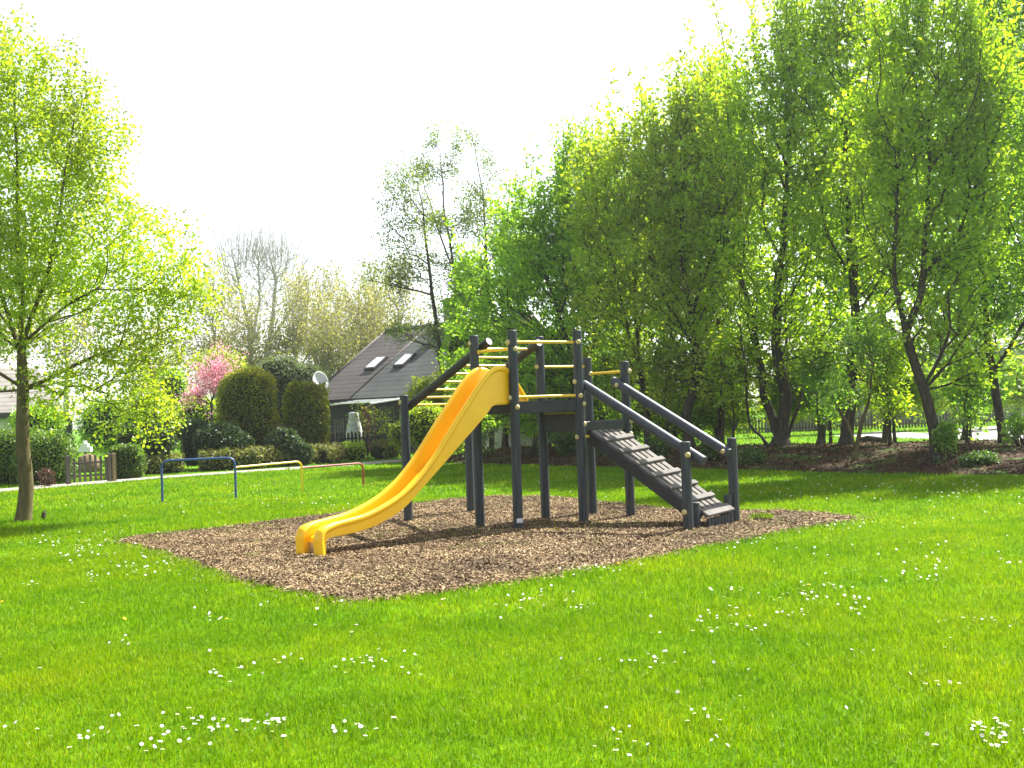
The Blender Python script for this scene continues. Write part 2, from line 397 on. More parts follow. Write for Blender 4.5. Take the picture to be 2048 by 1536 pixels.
def tree(name, label, cat, stems, ells, n, leaf, per, size, r0, seed, bark='bark', group=None, rtip=.006, reach=.35, jit=.07,
         bf=.35, down=1.2, thr=-.35, s=1.5, hexa=False, shoots=0, shoot_len=.9, shell=.45, up=.25, wid=.62, flare=1.5):
    rs = np.random.RandomState(seed)
    stems = [[np.array(p, float) for p in st] for st in stems]
    base = stems[0][0].copy()
    dens = []
    for st in stems:      # subdivide stems
        q = [st[0]]
        for a, b in zip(st[:-1], st[1:]):
            m = max(1, int(np.linalg.norm(b - a) / .45))
            for i in range(1, m + 1):
                t = i / m; q.append(a + (b - a) * t + rs.normal(size=3) * .02 * (i < m))
        dens.append(q)
    attr = sample_ells(ells, n, rs, seed, thr, s, shell)
    P, par, nt_ = skeleton(dens, attr, rs, bf, down)
    cen = attr.mean(0); un_ = lambda q: q / (np.linalg.norm(q) + 1e-9)
    if shoots:           # upright young shoots above the outline
        tops = np.argsort(-(P[nt_:, 2] + rs.normal(size=len(P) - nt_) * .8))[:shoots] + nt_
        newP = []; newpar = []; k0 = len(P)
        for t in tops:
            L = shoot_len * rs.uniform(.4, 1.2); d = np.array([rs.normal() * .18, rs.normal() * .18, 1.0]) + un_(P[t] - cen) * .55; prev = t
            for q in range(3):
                newP.append(P[t] + d * L * (q + 1) / 3 + rs.normal(size=3) * .02); newpar.append(prev); prev = k0 + len(newP) - 1
        P = np.vstack([P, newP]); par = np.concatenate([par, newpar])
    V, Fc, rad = branch_mesh(P, par, nt_, r0, rtip)
    # root flare
    h = np.clip(1 - (V[:, 2] - base[2]) / .35, 0, 1) ** 2; near = np.linalg.norm(V[:, :2] - base[:2], axis=1) < r0 * 2
    V[near, :2] = base[:2] + (V[near, :2] - base[:2]) * (1 + (flare - 1) * h[near])[:, None]
    root = empty(name, base, label, cat, group)
    link_mesh('trunk', V, Fc, M[bark], root, smooth=True)
    if per:
        idx = np.arange(nt_, len(P))
        Q, ax = twig_leaves(P, par, idx, rs, per, reach, jit, up)
        v, f = leaf_arrays(Q, rs, size, wid=wid, hexa=hexa, axis=ax)
        link_mesh('crown', v, f, M[leaf], root)
    return root

def bush(name, label, cat, ells, n, leaf, size, seed, group=None, core=True, stems=6, shellw=.22, up=.3, hexa=False, thr=-9, wid=.6, corescale=.8, upright=0.0, rough=.10, smin=.55):
    """dense shrub or clipped conifer: dark core painted as inner shade and a deep shell of small leaves"""
    rs = np.random.RandomState(seed)
    z0 = min(e.c[2] - e.r[2] for e in ells); c0 = ells[0].c
    root = empty(name, (c0[0], c0[1], max(0.0, z0)), label, cat, group)
    P = []
    tot = sum((e.r[0] * e.r[2]) for e in ells)
    for e in ells:
        m = int(n * e.r[0] * e.r[2] / tot)
        d = rs.normal(size=(m, 3)); d /= np.linalg.norm(d, axis=1)[:, None]
        if upright:        # squarer, clipped outline
            d = np.sign(d) * np.abs(d) ** (1 - upright); d /= (np.abs(d) ** 3).sum(1)[:, None] ** (1 / 3)
        rad = 1 - shellw * rs.uniform(0, 1, m) ** 1.3 + rough * wavy(d * 3, seed, 2.2) + .05 * rs.normal(size=m) * rough * 5
        p = e.c + d * rad[:, None] * e.r
        if thr > -5: p = p[wavy(p, seed + 3, 2.4) > thr]
        P.append(p[p[:, 2] > .02])
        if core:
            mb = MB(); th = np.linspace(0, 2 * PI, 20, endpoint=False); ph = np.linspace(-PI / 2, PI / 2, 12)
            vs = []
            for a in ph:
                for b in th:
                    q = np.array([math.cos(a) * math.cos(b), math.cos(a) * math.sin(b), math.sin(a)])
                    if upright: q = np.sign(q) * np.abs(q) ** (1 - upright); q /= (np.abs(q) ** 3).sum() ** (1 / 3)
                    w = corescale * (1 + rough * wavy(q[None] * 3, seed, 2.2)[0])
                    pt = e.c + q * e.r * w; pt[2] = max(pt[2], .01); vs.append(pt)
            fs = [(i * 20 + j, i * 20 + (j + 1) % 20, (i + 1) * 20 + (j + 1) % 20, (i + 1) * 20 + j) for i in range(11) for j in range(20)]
            mb.add(vs, fs); mb.build('shade_core', M['core'], root)  # dark solid body painted as the shade inside the leaves
    P = np.vstack(P)
    v, f = leaf_arrays(P, rs, size, up=up, hexa=hexa, wid=wid)
    link_mesh('foliage', v, f, M[leaf], root)
    if not core:
        mb = MB()
        for k in range(stems):
            t = P[rs.randint(len(P))]; b = np.array([c0[0] + rs.normal() * .08, c0[1] + rs.normal() * .08, max(0, z0)])
            m_ = (b + t) / 2 + np.array([0, 0, .12]); mb.tube([b, m_, t], [.018, .012, .004], 5)
        mb.build('stems', M['bark'], root, True)
    return root

# ================================================================== SETTING: ground
BED_PX = [(215, 1082), (400, 1060), (590, 1040), (800, 1012), (900, 1000), (1000, 993), (1100, 995), (1180, 1001), (1280, 1014), (1360, 1022), (1480, 1022), (1600, 1025),
          (1725, 1037), (1690, 1044), (1600, 1060), (1400, 1096), (1260, 1128), (1100, 1155), (900, 1187), (790, 1202), (690, 1206), (600, 1195), (500, 1166), (380, 1124), (300, 1100)]
BED = np.array([gp(*p)[:2] for p in BED_PX])
def smooth_poly(p, it=2):
    for _ in range(it):
        q = np.roll(p, -1, 0); p = np.stack([.75 * p + .25 * q, .25 * p + .75 * q], 1).reshape(-1, 2)
    return p
BED = smooth_poly(BED, 2)
BED = smooth_poly(BED, 1); BED = BED + .10 * np.stack([wavy(BED, 3, 2.2), wavy(BED, 4, 2.2)], 1) + .05 * np.stack([wavy(BED, 5, 9), wavy(BED, 6, 9)], 1)

PATH_F = np.array([[-60, -1], [-24, 15.5], [-12.6, 26.3], [-10.2, 29.7], [-7.9, 31.6], [-3.7, 34.9], [-1.0, 37.2], [1.5, 40]])
PATH_B = np.array([[-60, 1.4], [-24.6, 16.8], [-13.6, 27.4], [-10.9, 30.8], [-8.4, 32.9], [-4.2, 36.4], [-1.9, 38.6], [.5, 41.4]])
PATH = np.vstack([PATH_F, PATH_B[::-1]])
WOOD_EDGE = np.array([[-3.2, 36.5], [-2.5, 33.7], [-.4, 30.7], [2.2, 27.6], [5.1, 24.5], [6.8, 21.9], [9.3, 19.7], [13, 17.2], [20, 13]])
WOOD = np.vstack([WOOD_EDGE, [[26, 20], [21, 25.5], [15, 29.5], [11, 31.5], [7, 33.5], [4, 36], [0, 40]]])
WOOD = smooth_poly(WOOD, 2)
GRAVEL = np.array([gp(*p)[:2] for p in [(1660, 872), (1760, 863), (1850, 866), (1900, 858), (1990, 852), (2080, 850), (2300, 850), (2300, 880), (2060, 882), (1950, 880), (1850, 877), (1760, 876)]])

v = [(-400, -60, 0), (400, -60, 0), (400, 500, 0), (-400, 500, 0)]
tag(link_mesh('lawn', v, [(0, 1, 2, 3)], M['lawn_soil']), kind='structure')

def edge_dist(P, line):
    d = np.full(len(P), 1e9)
    for a, b in zip(line[:-1], line[1:]):
        ab = b - a; t = np.clip(((P - a) @ ab) / (ab @ ab), 0, 1); d = np.minimum(d, np.linalg.norm(P - a - t[:, None] * ab, axis=1))
    return d
def terrain(name, poly, cell, zf, mat, edge_drop=None):
    lo = poly.min(0) - cell; hi = poly.max(0) + cell
    xs = np.arange(lo[0], hi[0], cell); ys = np.arange(lo[1], hi[1], cell)
    X, Y = np.meshgrid(xs, ys); P = np.stack([X.ravel(), Y.ravel()], 1)
    ins = inpoly(P[:, 0], P[:, 1], poly).reshape(X.shape)
    Z = zf(P).reshape(X.shape); W = len(xs)
    c = ins[:-1, :-1] | ins[1:, :-1] | ins[:-1, 1:] | ins[1:, 1:]
    i, j = np.nonzero(c); a = i * W + j
    f = np.stack([a, a + 1, a + W + 1, a + W], 1)
    # vertices outside the outline are drawn below the lawn so the border follows the outline
    Zf = np.where(ins, Z, -.03).ravel()
    return tag(link_mesh(name, np.column_stack([P, Zf]), f.astype(int), mat, smooth=True), kind='structure')

terrain('bark_bed', BED, .055, lambda p: .016 + .010 * wavy(p, 11, 5) + .008 * wavy(p, 12, 17), M['bark_soil'])

WP = np.vstack([WOOD, WOOD[:1]])
def wood_z(P):
    d = edge_dist(P, WP)
    return .01 + .33 * np.clip(d / 3.2, 0, 1) ** .8 + .035 * wavy(P, 21, 1.8)
terrain('woodland_floor', WOOD, .16, wood_z, M['litter_soil'])
def wz(x, y):
    p = np.array([[x, y]]); return float(wood_z(p)[0]) if inpoly(p[:, 0], p[:, 1], WOOD)[0] else 0.0

mb = MB()
for i in range(len(PATH_F) - 1):
    mb.add([(*PATH_F[i], .006), (*PATH_F[i + 1], .006), (*PATH_B[i + 1], .006), (*PATH_B[i], .006)], [(0, 1, 2, 3)])
tag(mb.build('path', M['path']), kind='structure')
tag(link_mesh('gravel_patch', np.column_stack([GRAVEL, np.full(len(GRAVEL), .005)]), [tuple(range(len(GRAVEL)))], M['gravel']), kind='structure')

# ---- loose bark chips on the bed
rs = np.random.RandomState(7)
lo, hi = BED.min(0), BED.max(0)
P = rs.uniform(lo - .5, hi + .5, (560000, 2)); edge = edge_dist(P, np.vstack([BED, BED[:1]])); P = P[inpoly(P[:, 0], P[:, 1], BED) | (rs.uniform(0, 1, len(P)) < .30 * np.exp(-edge / .09))]
P = P[rs.uniform(0, 1, len(P)) < np.clip(1.25 - (P[:, 1] - 9) * .06, .55, 1)]
n = len(P); z = .022 + .010 * wavy(P, 11, 5) + .008 * wavy(P, 12, 17) + rs.uniform(0, .012, n)
th = rs.uniform(0, 2 * PI, n); til = rs.normal(size=n) * .38; rol = rs.normal(size=n) * .4
a = np.stack([np.cos(th) * np.cos(til), np.sin(th) * np.cos(til), np.sin(til)], 1)
b = np.cross(np.stack([np.zeros(n), np.zeros(n), np.ones(n)], 1), a); b /= np.linalg.norm(b, axis=1)[:, None]
b = b * np.cos(rol)[:, None] + np.cross(a, b) * np.sin(rol)[:, None]
L = rs.uniform(.006, .020, n)[:, None] * np.where(rs.uniform(0, 1, n) < .06, 2.0, 1)[:, None]; Wd = rs.uniform(.003, .008, n)[:, None]
C = np.column_stack([P, z])
v = np.stack([C - a * L - b * Wd, C + a * L - b * Wd * .7, C + a * L * .9 + b * Wd, C - a * L * .9 + b * Wd * .8], 1).reshape(-1, 3)
tag(link_mesh('wood_chips', v, np.arange(n)[:, None] * 4 + [0, 1, 2, 3], M['chips']), kind='stuff')

# ---- dead leaves in the wood
P = rs.uniform(WOOD.min(0), WOOD.max(0), (52000, 2)); P = P[inpoly(P[:, 0], P[:, 1], WOOD)]
v, f = leaf_arrays(np.column_stack([P, wood_z(P) + rs.uniform(.0, .03, len(P))]), rs, .075, up=1.1)
tag(link_mesh('leaf_litter', v, f, M['litter']), kind='stuff')

# ---- mown grass: every blade a bent, tapering face
def blades(n, y0, y1, h, w, rs, amax=1.0):
    Y = np.sqrt(rs.uniform(y0 * y0, y1 * y1, n)); X = Y * rs.uniform(-amax, amax, n)
    P = np.stack([X, Y], 1)
    inbed = inpoly(X, Y, BED)
    stray = rs.uniform(0, 1, n) < .11 * (wavy(P, 33, 2.1) > .22)
    keep = ~(inbed & ~stray) & ~inpoly(X, Y, PATH) & ~inpoly(X, Y, WOOD) & ~inpoly(X, Y, GRAVEL)
    P = P[keep]; n = len(P)
    hh = h * rs.uniform(.5, 1.25, n) * (1 + .30 * wavy(P, 31, .9) + .28 * wavy(P, 32, 4.5))
    ww = w * rs.uniform(.7, 1.3, n); th = rs.uniform(0, 2 * PI, n); lean = np.abs(rs.normal(size=n)) * .55 + .12
    d = np.stack([np.cos(th), np.sin(th)], 1)
    fa = rs.uniform(0, 2 * PI, n); s = np.stack([np.cos(fa), np.sin(fa)], 1) * ww[:, None] / 2
    z0 = np.full(n, -.005); B = np.column_stack([P, z0])
    s3 = np.column_stack([s, np.zeros(n)])
    m = np.column_stack([P + d * (hh * lean * .35)[:, None], hh * .6]); t = np.column_stack([P + d * (hh * lean)[:, None], hh * np.sqrt(np.clip(1 - (lean * .75) ** 2, .12, 1))])
    v = np.stack([B - s3, B + s3, m + s3 * .8, m - s3 * .8, t + s3 * .15, t - s3 * .15], 1).reshape(-1, 3)
    i = np.arange(n)[:, None] * 6
    return v, np.concatenate([i + [0, 1, 2, 3], i + [3, 2, 4, 5]], 0)
rs = np.random.RandomState(5); VV = []; FF = []; k = 0
for (n, y0, y1, h, w) in ((420000, 3.2, 8, .044, .0036), (350000, 8, 13, .048, .0052), (290000, 13, 20, .052, .0085), (210000, 20, 32, .058, .015), (70000, 32, 75, .08, .04)):
    v, f = blades(n, y0, y1, h, w, rs); VV.append(v); FF.append(f + k); k += len(v)
tag(link_mesh('grass', np.vstack(VV), np.vstack(FF), M['grass']), kind='stuff')

# longer tufts along the border of the bark bed belong to the same lawn
# ---- daisies and dandelions
def flower_mesh(r, h, petals, rs, mats, yolk):
    mb = MB(); idx = []
    bend = rs.normal(size=2) * .008
    top = np.array([bend[0], bend[1], h])
    mb.tube([(0, 0, 0), (bend[0] * .4, bend[1] * .4, h * .55), top], [.0012, .0011, .001], 4); idx += [2] * (len(mb.f) - len(idx))
    tl = np.array([rs.normal() * .35, -.25 + rs.normal() * .3, 1]); tl /= np.linalg.norm(tl)
    A = np.cross(tl, [0, 1, 0]); A /= np.linalg.norm(A); B = np.cross(tl, A)
    for k in range(petals):
        t = 2 * PI * k / petals + rs.normal() * .05; d = A * math.cos(t) + B * math.sin(t); s = np.cross(tl, d)
        rr = r * rs.uniform(.88, 1.05); w = r * 2.6 / petals
        mb.add([top + d * r * .25, top + d * rr * .75 + s * w + tl * r * .14, top + d * rr + tl * r * .12, top + d * rr * .75 - s * w + tl * r * .14], [(0, 1, 2, 3)])
    idx += [0] * (len(mb.f) - len(idx))
    mb.dome(top + tl * .001, tl, r * yolk, 7, .001); idx += [1] * (len(mb.f) - len(idx))
    return mb, idx
rs = np.random.RandomState(17)
PROT = [flower_mesh(.0100 * q, .058 + .006 * k, 13, rs, None, .27) for k, q in enumerate((1.0, 1.2, .8, 1.05))]
CL = [(150, 1102, 80, 65, 20), (300, 1142, 40, 75, 22), (205, 1163, 10, 25, 6), (60, 1182, 4, 30, 6), (420, 1250, 7, 25, 8), (250, 1300, 5, 20, 8), (460, 1366, 10, 45, 15), (580, 1342, 5, 30, 10),
      (740, 1338, 18, 55, 12), (400, 1472, 28, 70, 22), (530, 1465, 13, 35, 10), (625, 1476, 11, 80, 12), (730, 1480, 7, 40, 12), (180, 1497, 11, 70, 18), (300, 1515, 7, 60, 12), (40, 1480, 3, 30, 6), (1075, 1217, 22, 60, 12),
      (1150, 1222, 8, 40, 14), (1265, 1340, 8, 60, 10), (1310, 1343, 9, 30, 8), (1630, 1207, 46, 80, 18), (1440, 1251, 14, 60, 14), (1490, 1272, 8, 40, 6), (1590, 1245, 8, 40, 5), (1720, 1242, 4, 25, 8), (1950, 1262, 11, 60, 8),
      (1845, 1166, 11, 40, 10), (1450, 1190, 7, 40, 12), (1180, 1147, 28, 90, 9), (1500, 1102, 22, 100, 15), (1690, 1060, 26, 60, 9), (1780, 1130, 24, 120, 25), (1930, 1110, 34, 100, 40), (1990, 1490, 32, 42, 22), (1240, 1502, 9, 30, 25),
      (1400, 1456, 6, 25, 12), (1430, 1512, 3, 20, 5), (1890, 1390, 5, 40, 6), (1870, 1512, 2, 20, 5), (830, 1370, 2, 60, 8), (680, 1250, 3, 80, 20), (1700, 1320, 3, 90, 10),
      (1700, 985, 95, 190, 20), (1950, 985, 80, 130, 28), (1200, 975, 55, 170, 18), (1450, 1000, 24, 90, 12), (640, 1005, 50, 110, 26), (420, 1020, 26, 120, 14), (560, 975, 26, 80, 12), (900, 985, 14, 60, 10), (120, 1010, 8, 80, 12), (1024, 1190, 20, 420, 60), (1500, 1350, 16, 420, 100), (500, 1300, 12, 380, 110)]
pts = []
for (x, y, n, sx, sy) in CL:
    for _ in range(n):
        q = gp(x + rs.normal() * sx * .75, y + rs.normal() * sy * .8); pts.append(q[:2])
pts = np.array(pts); pts = pts[~inpoly(pts[:, 0], pts[:, 1], BED) & ~inpoly(pts[:, 0], pts[:, 1], WOOD) & ~inpoly(pts[:, 0], pts[:, 1], PATH)]
pts = pts[np.argsort(np.hypot(pts[:, 0], pts[:, 1]))]
protos = []
VV = []; FF = []; MI = []; k = 0
for i, p in enumerate(pts):
    mbp, idx = PROT[i % 4]
    if i < 290:
        if i < 4:
            o = link_mesh('daisy', mbp.v, mbp.f, [M['petal'], M['yolk'], M['stem']], mats_idx=idx); protos.append(o)
        else:
            o = protos[i % 4].copy(); COL.objects.link(o)
        tag(o, 'small white daisy with a yellow centre growing in the lawn', 'daisy', 'white daisies scattered over the lawn')
        o.location = (p[0], p[1], 0); s = rs.uniform(.85, 1.2); o.scale = (s, s, rs.uniform(.85, 1.1)); o.rotation_euler = (0, 0, rs.uniform(-1.2, 1.2))
    else:
        s = rs.uniform(1.0, 1.35); vv = np.array(mbp.v) * [s, s, 1.05] + [p[0], p[1], 0]
        VV.append(vv); FF.extend(tuple(j + k for j in f) for f in mbp.f); MI.extend(idx); k += len(vv)
tag(link_mesh('distant_daisies', np.vstack(VV), FF, [M['petal'], M['yolk'], M['stem']], mats_idx=MI), 'many tiny white daisies dotted over the far lawn', 'daisies', kind='stuff')
for px, lab in (((247, 1250), 'yellow dandelion low in the lawn left of the bark bed corner'), ((455, 1251), 'yellow dandelion beside a few daisies below the bark bed'), ((1617, 1182), 'yellow dandelion above the densest daisy patch on the right'), ((1236, 1137), 'yellow dandelion at the front edge of the bark bed'), ((4, 1215), 'yellow dandelion at the left border of the photo')):
    mbp, idx = flower_mesh(.017, .05, 18, rs, None, .5)
    q = gp(*px)
    o = link_mesh('dandelion', mbp.v, mbp.f, [M['yolk'], M['yolk'], M['stem']], mats_idx=idx); o.location = (q[0], q[1], 0)
    tag(o, lab, 'dandelion', 'yellow dandelions in the lawn')

# ================================================================== CLIMBING FRAME WITH SLIDE
BASE = dict(A=(1037, 1060), B=(961, 1055), C=(1092, 1040), D=(1168, 1047), E=(1186, 1030), F=(1262, 1035), G=(1377, 1063), H=(1470, 1045), I=(817, 1045), J=(942, 1025), K=(1394, 1058), L=(1456, 1047))
G0 = {k: gp(*v) for k, v in BASE.items()}
TOP = dict(A=2.585, B=2.565, C=2.565, D=2.59, E=2.27, F=2.17, G=1.09, H=1.09, I=1.82, J=1.80, K=.33, L=.37)
RAD = {k: .063 for k in TOP}; RAD['K'] = RAD['L'] = .052
frame = empty('climbing_frame', (G0['A'] + G0['C']) / 2 * [1, 1, 0], 'dark wooden climbing frame with yellow slide, yellow rungs and slatted ramp on the bark bed', 'climbing frame')
posts = {}
rs = np.random.RandomState(3)
for k, g in G0.items():
    mb = MB(); ln = rs.normal(size=2) * .006; t = np.array([g[0] + ln[0], g[1] + ln[1], TOP[k]])
    mb.tube([(g[0], g[1], -.05), g + (t - g) * .33, g + (t - g) * .66, t], [RAD[k] * 1.02, RAD[k] * 1.01, RAD[k], RAD[k] * .985], 20, True, .006)
    o = mb.build('post', M['post'], None, 'auto', origin=(g[0], g[1], 0)); o.parent = frame; o.location = np.array(o.location) - np.array(frame.location)
    posts[k] = o
def un(v): v = np.array(v, float); return v / np.linalg.norm(v)
def hd(a, b): d = G0[b] - G0[a]; d[2] = 0; return un(d)
AD, AB, CE, EF, DF, DG = hd('A', 'D'), hd('A', 'B'), hd('C', 'E'), hd('E', 'F'), hd('D', 'F'), hd('D', 'G')
def P3(k, z, off=None, r=0.0):
    p = np.array([G0[k][0], G0[k][1], z]); return p if off is None else p + np.array(off) * r
def cap(k, z, d, r=.036):
    c = P3(k, z, un(d), RAD[k] - .004); mb = MB(); mb.dome(c, d, r, 12); mb.build('bolt_cap', M['cap'], posts[k], True)
for k, z, d in (('A', 2.43, -AD), ('A', 2.34, -AB), ('A', 1.71, -AD), ('A', 1.585, -AB), ('B', 2.46, -AD), ('B', 2.34, AB * -1 + AD * .3), ('C', 2.14, -CE), ('D', 2.43, -AD * .6 - AB), ('D', 1.90, -AD), ('D', 1.71, -AB - .5 * AD),
                ('D', 1.60, -AB + .5 * AD), ('D', 1.33, -AB + .6 * AD), ('D', 1.16, -AD), ('E', 2.03, EF), ('F', 2.03, EF + .5 * DF), ('F', 1.34, EF + .4 * DF), ('F', 1.16, EF), ('G', .93, -DF * .4 + DG), ('G', .24, -DF), ('I', 1.72, -AD)):
    cap(k, z, d)
mb = MB(); nd = un(-AB * .8 + AD * -.2 + np.array([.0, -.6, 0])); sd = np.cross([0, 0, 1], nd)
mb.box(P3('A', .125, nd, RAD['A'] + .001), sd, nd, (0, 0, 1), .04, .006, .028, .004); mb.build('tag_plate', M['plate'], posts['A'])

def bar(p, q, r=.019, name='rail', mat='yellow', n=12):
    mb = MB(); mb.tube([p, q], r, n); return mb.build(name, M[mat], frame, 'auto')
bar(P3('A', 2.43), P3('D', 2.43)); bar(P3('A', 1.715), P3('D', 1.715)); bar(P3('A', 2.345), P3('B', 2.345)); bar(P3('C', 2.14), P3('E', 2.14))
bar(P3('E', 2.03), P3('F', 2.03)); bar(P3('D', 1.16), P3('F', 1.16)); bar(P3('B', 1.715), P3('C', 1.715)); bar(P3('D', 1.47), P3('C', 1.47))
def beamp(a, b, z, h, w=.045, off=None):
    o = np.zeros(3) if off is None else off
    d = hd(a, b); mb = MB(); mb.beam(P3(a, z) + d * (RAD[a] - .006) + o, P3(b, z) - d * (RAD[b] - .006) + o, w, h); return mb.build('beam', M['beam'], frame)
for a, b in (('A', 'D'), ('A', 'B'), ('B', 'C'), ('D', 'C')): beamp(a, b, 1.58, .155)
for a, b in (('D', 'F'), ('E', 'F'), ('C', 'E')): beamp(a, b, 1.30, .12)
beamp('D', 'C', 1.35, .25)
def deck(a, b, c, d, z, n):
    pl = empty('platform', P3(a, z), None, None); pl.parent = frame; pl.location = P3(a, z) - np.array(frame.location)
    pa, pb, pc, pd = [P3(k, z) for k in (a, b, c, d)]; cen = (pa + pb + pc + pd) / 4
    pa, pb, pc, pd = [p + un(cen - p) * .07 for p in (pa, pb, pc, pd)]
    for i in range(n):
        t0, t1 = (i + .05) / n, (i + .95) / n
        mb = MB(); mb.slab([pa + (pb - pa) * t0, pa + (pb - pa) * t1, pd + (pc - pd) * t1, pd + (pc - pd) * t0], (0, 0, 1), .028); mb.build('plank', M['deck'], pl)
deck('A', 'D', 'C', 'B', 1.645, 8); deck('D', 'F', 'E', 'C', 1.345, 6)

# ramp ------------------------------------------------------------
inn = DF
rt0 = P3('D', 1.245) + DF * .10; rt1 = P3('F', 1.265) - DF * .10
rb0 = P3('K', .235) + un(G0['L'] - G0['K']) * .06; rb1 = P3('L', .235) - un(G0['L'] - G0['K']) * .06
tc, bc = (rt0 + rt1) / 2, (rb0 + rb1) / 2
wv = un((rt1 - rt0) + (rb1 - rb0)); ldir = un(bc - tc); wv = un(wv - ldir * (wv @ ldir)); nrm = np.cross(wv, ldir); nrm = nrm if nrm[2] > 0 else -nrm
bc = bc + ldir * .12; Lr = np.linalg.norm(bc - tc); W = .56
ramp_o = empty('ramp', tc, None, None); ramp_o.parent = frame; ramp_o.location = tc - np.array(frame.location)
nb = 5; bw = W / nb
for i in range(nb):
    o = wv * (-W / 2 + bw * (i + .5)); mb = MB(); mb.beam(tc + o - nrm * .014, bc + o - nrm * .014, bw - .030, .028, nrm, .004); mb.build('plank', M['deck'], ramp_o)
for s in (-1, 1):
    mb = MB(); o = wv * s * (W / 2 + .004) - nrm * .09; mb.beam(tc + o + ldir * .01, bc + o - ldir * .06, .042, .15, nrm, .006); mb.build('side_board', M['beam'], ramp_o)
for i in range(7):
    t = (i + .92) / 7.05; c = tc + (bc - tc) * t; mb = MB(); dd = .040 if i < 6 else .07
    mb.box(c + nrm * .017, wv, ldir, nrm, W / 2 + .012, dd, .017, .005); mb.build('cleat', M['cleat'], ramp_o)
for i in range(8):      # short upright slats closing the foot of the ramp
    o = wv * (-W / 2 + W / 8 * (i + .5)); c = bc + o + ldir * .028 - nrm * .02; mb = MB()
    mb.box(np.array([c[0], c[1], c[2] * .5 + .01]), wv, un([ldir[0], ldir[1], 0]), (0, 0, 1), W / 16 - .006, .014, c[2] * .5 - .01, .003); mb.build('foot_slat', M['beam'], ramp_o)

def railing(a, b, za, zb, e0, e1):
    o = inn if a == 'D' else -inn
    p = P3(a, za) + o * .122; q = P3(b, zb) + o * .122; d = un(q - p); mb = MB()
    mb.tube([p - d * e0, p + (q - p) * .5, q + d * e1], .062, 20, True, .006); r_ = mb.build('handrail', M['rail'], frame, 'auto')
    for pt, s in ((p, -1), (q, 1)):
        for sg in (o,):
            m2 = MB(); m2.dome(pt + sg * .058 + d * .0, sg, .032, 12); m2.build('bolt_cap', M['cap'], r_, True)
railing('D', 'G', 1.845, .935, .04, .20); railing('F', 'H', 1.845, .925, .13, .06)

# monkey-bar ladder ------------------------------------------------
BC = hd('B', 'C')
def sloped(a, b, o):
    p = P3(a, 1.69) + o * .125; q = P3(b, 2.41) + o * .125; d = un(q - p); mb = MB()
    mb.tube([p - d * .10, q + d * .16], .058, 20, True, .005); l = mb.build('ladder_log', M['log'], frame, 'auto')
    m2 = MB(); m2.tube([q + d * .1595, q + d * .1625], .050, 20); m2.build('end_face', M['endgrain'], l)
    return p, q
p1, q1 = sloped('I', 'B', BC); p2, q2 = sloped('J', 'C', -BC)
for i in range(8):
    t = -.02 + i * .142; bar(p1 + (q1 - p1) * t, p2 + (q2 - p2) * t, .0165, 'rung')

# slide -------------------------------------------------------------
sa = gp(636, 1118); sdv = un((G0['A'] - sa) * [1, 1, 0]); sn = np.array([sdv[1], -sdv[0], 0])
LIP = [(0, -.02), (0, .13), (.004, .235), (.055, .32), (.19, .365), (.43, .395), (.67, .43), (.91, .50), (1.17, .61), (1.43, .775), (1.71, 1.03), (2.0, 1.36), (2.24, 1.625), (2.50, 1.90), (2.66, 2.045), (2.79, 2.115), (2.92, 2.125), (3.05, 2.07), (3.2, 1.89), (3.36, 1.69)]
LOW = [(.135, -.02), (.135, .09), (.138, .155), (.17, .20), (.25, .222), (.46, .235), (.72, .265), (.98, .335), (1.27, .46), (1.55, .67), (1.86, .91), (2.18, 1.165), (2.42, 1.35), (2.64, 1.53), (2.73, 1.615), (2.82, 1.64), (2.93, 1.64), (3.05, 1.642), (3.18, 1.644), (3.36, 1.648)]
def catmull(p, k):
    p = np.array(p, float); E = np.vstack([2 * p[0] - p[1], p, 2 * p[-1] - p[-2]]); o = []
    for i in range(len(p) - 1):
        a, b, c, d = E[i:i + 4]
        for t in np.linspace(0, 1, k, endpoint=False):
            o.append(.5 * ((2 * b) + (-a + c) * t + (2 * a - 5 * b + 4 * c - d) * t * t + (-a + 3 * b - 3 * c + d) * t ** 3))
    o.append(p[-1]); return np.array(o)
lp, lw = catmull(LIP, 6), catmull(LOW, 6)
slide_o = empty('slide', sa, None, None); slide_o.parent = frame; slide_o.location = sa - np.array(frame.location)
def slide_pt(u, z, off): return sa + sdv * u + sn * off + np.array([0, 0, z])
def wall(o_lip, sgn):
    """one moulded side: rolled lip on top, flat outside, inside slightly sloped"""
    ring = []
    for (u, z), (ub, zb) in zip(lp, lw):
        ax = np.array([u - ub, z - zb]); Lh = np.linalg.norm(ax); ax /= Lh; r = min(.037 + .018 * max(0, 1 - u / .3), Lh * .41)
        pr = []
        # outer bottom, outer up to under the lip, around the lip, inner side down
        wf = .95 + .35 * max(0, 1 - u / .25)
        pr.append((0.0, o_lip + sgn * (.004 + .02 * (wf - .95)))); pr.append((max(Lh - 2.1 * r, Lh * .08), o_lip + sgn * (.002 + .02 * (wf - .95))))
        for a in np.linspace(-70, 180, 11):
            pr.append((Lh - r + r * math.sin(R(a)) * 1.0, o_lip + sgn * (r * wf * math.cos(R(a)))))
        pr.append((Lh * .5, o_lip - sgn * .040)); pr.append((0.0, o_lip - sgn * .028))
        ring.append([slide_pt(ub + ax[0] * h, zb + ax[1] * h, of) for h, of in pr])
    mb = MB(); m = len(ring[0]); L = len(ring)
    fs = [(i * m + j, i * m + (j + 1) % m, (i + 1) * m + (j + 1) % m, (i + 1) * m + j) for i in range(L - 1) for j in range(m)]
    fs.append(tuple(range(m - 1, -1, -1))); fs.append(tuple((L - 1) * m + j for j in range(m)))
    mb.add([p for r_ in ring for p in r_], fs); return mb.build('side_wall', M['slide'], slide_o, 'auto')
OFN, OFF = -.050, -.415
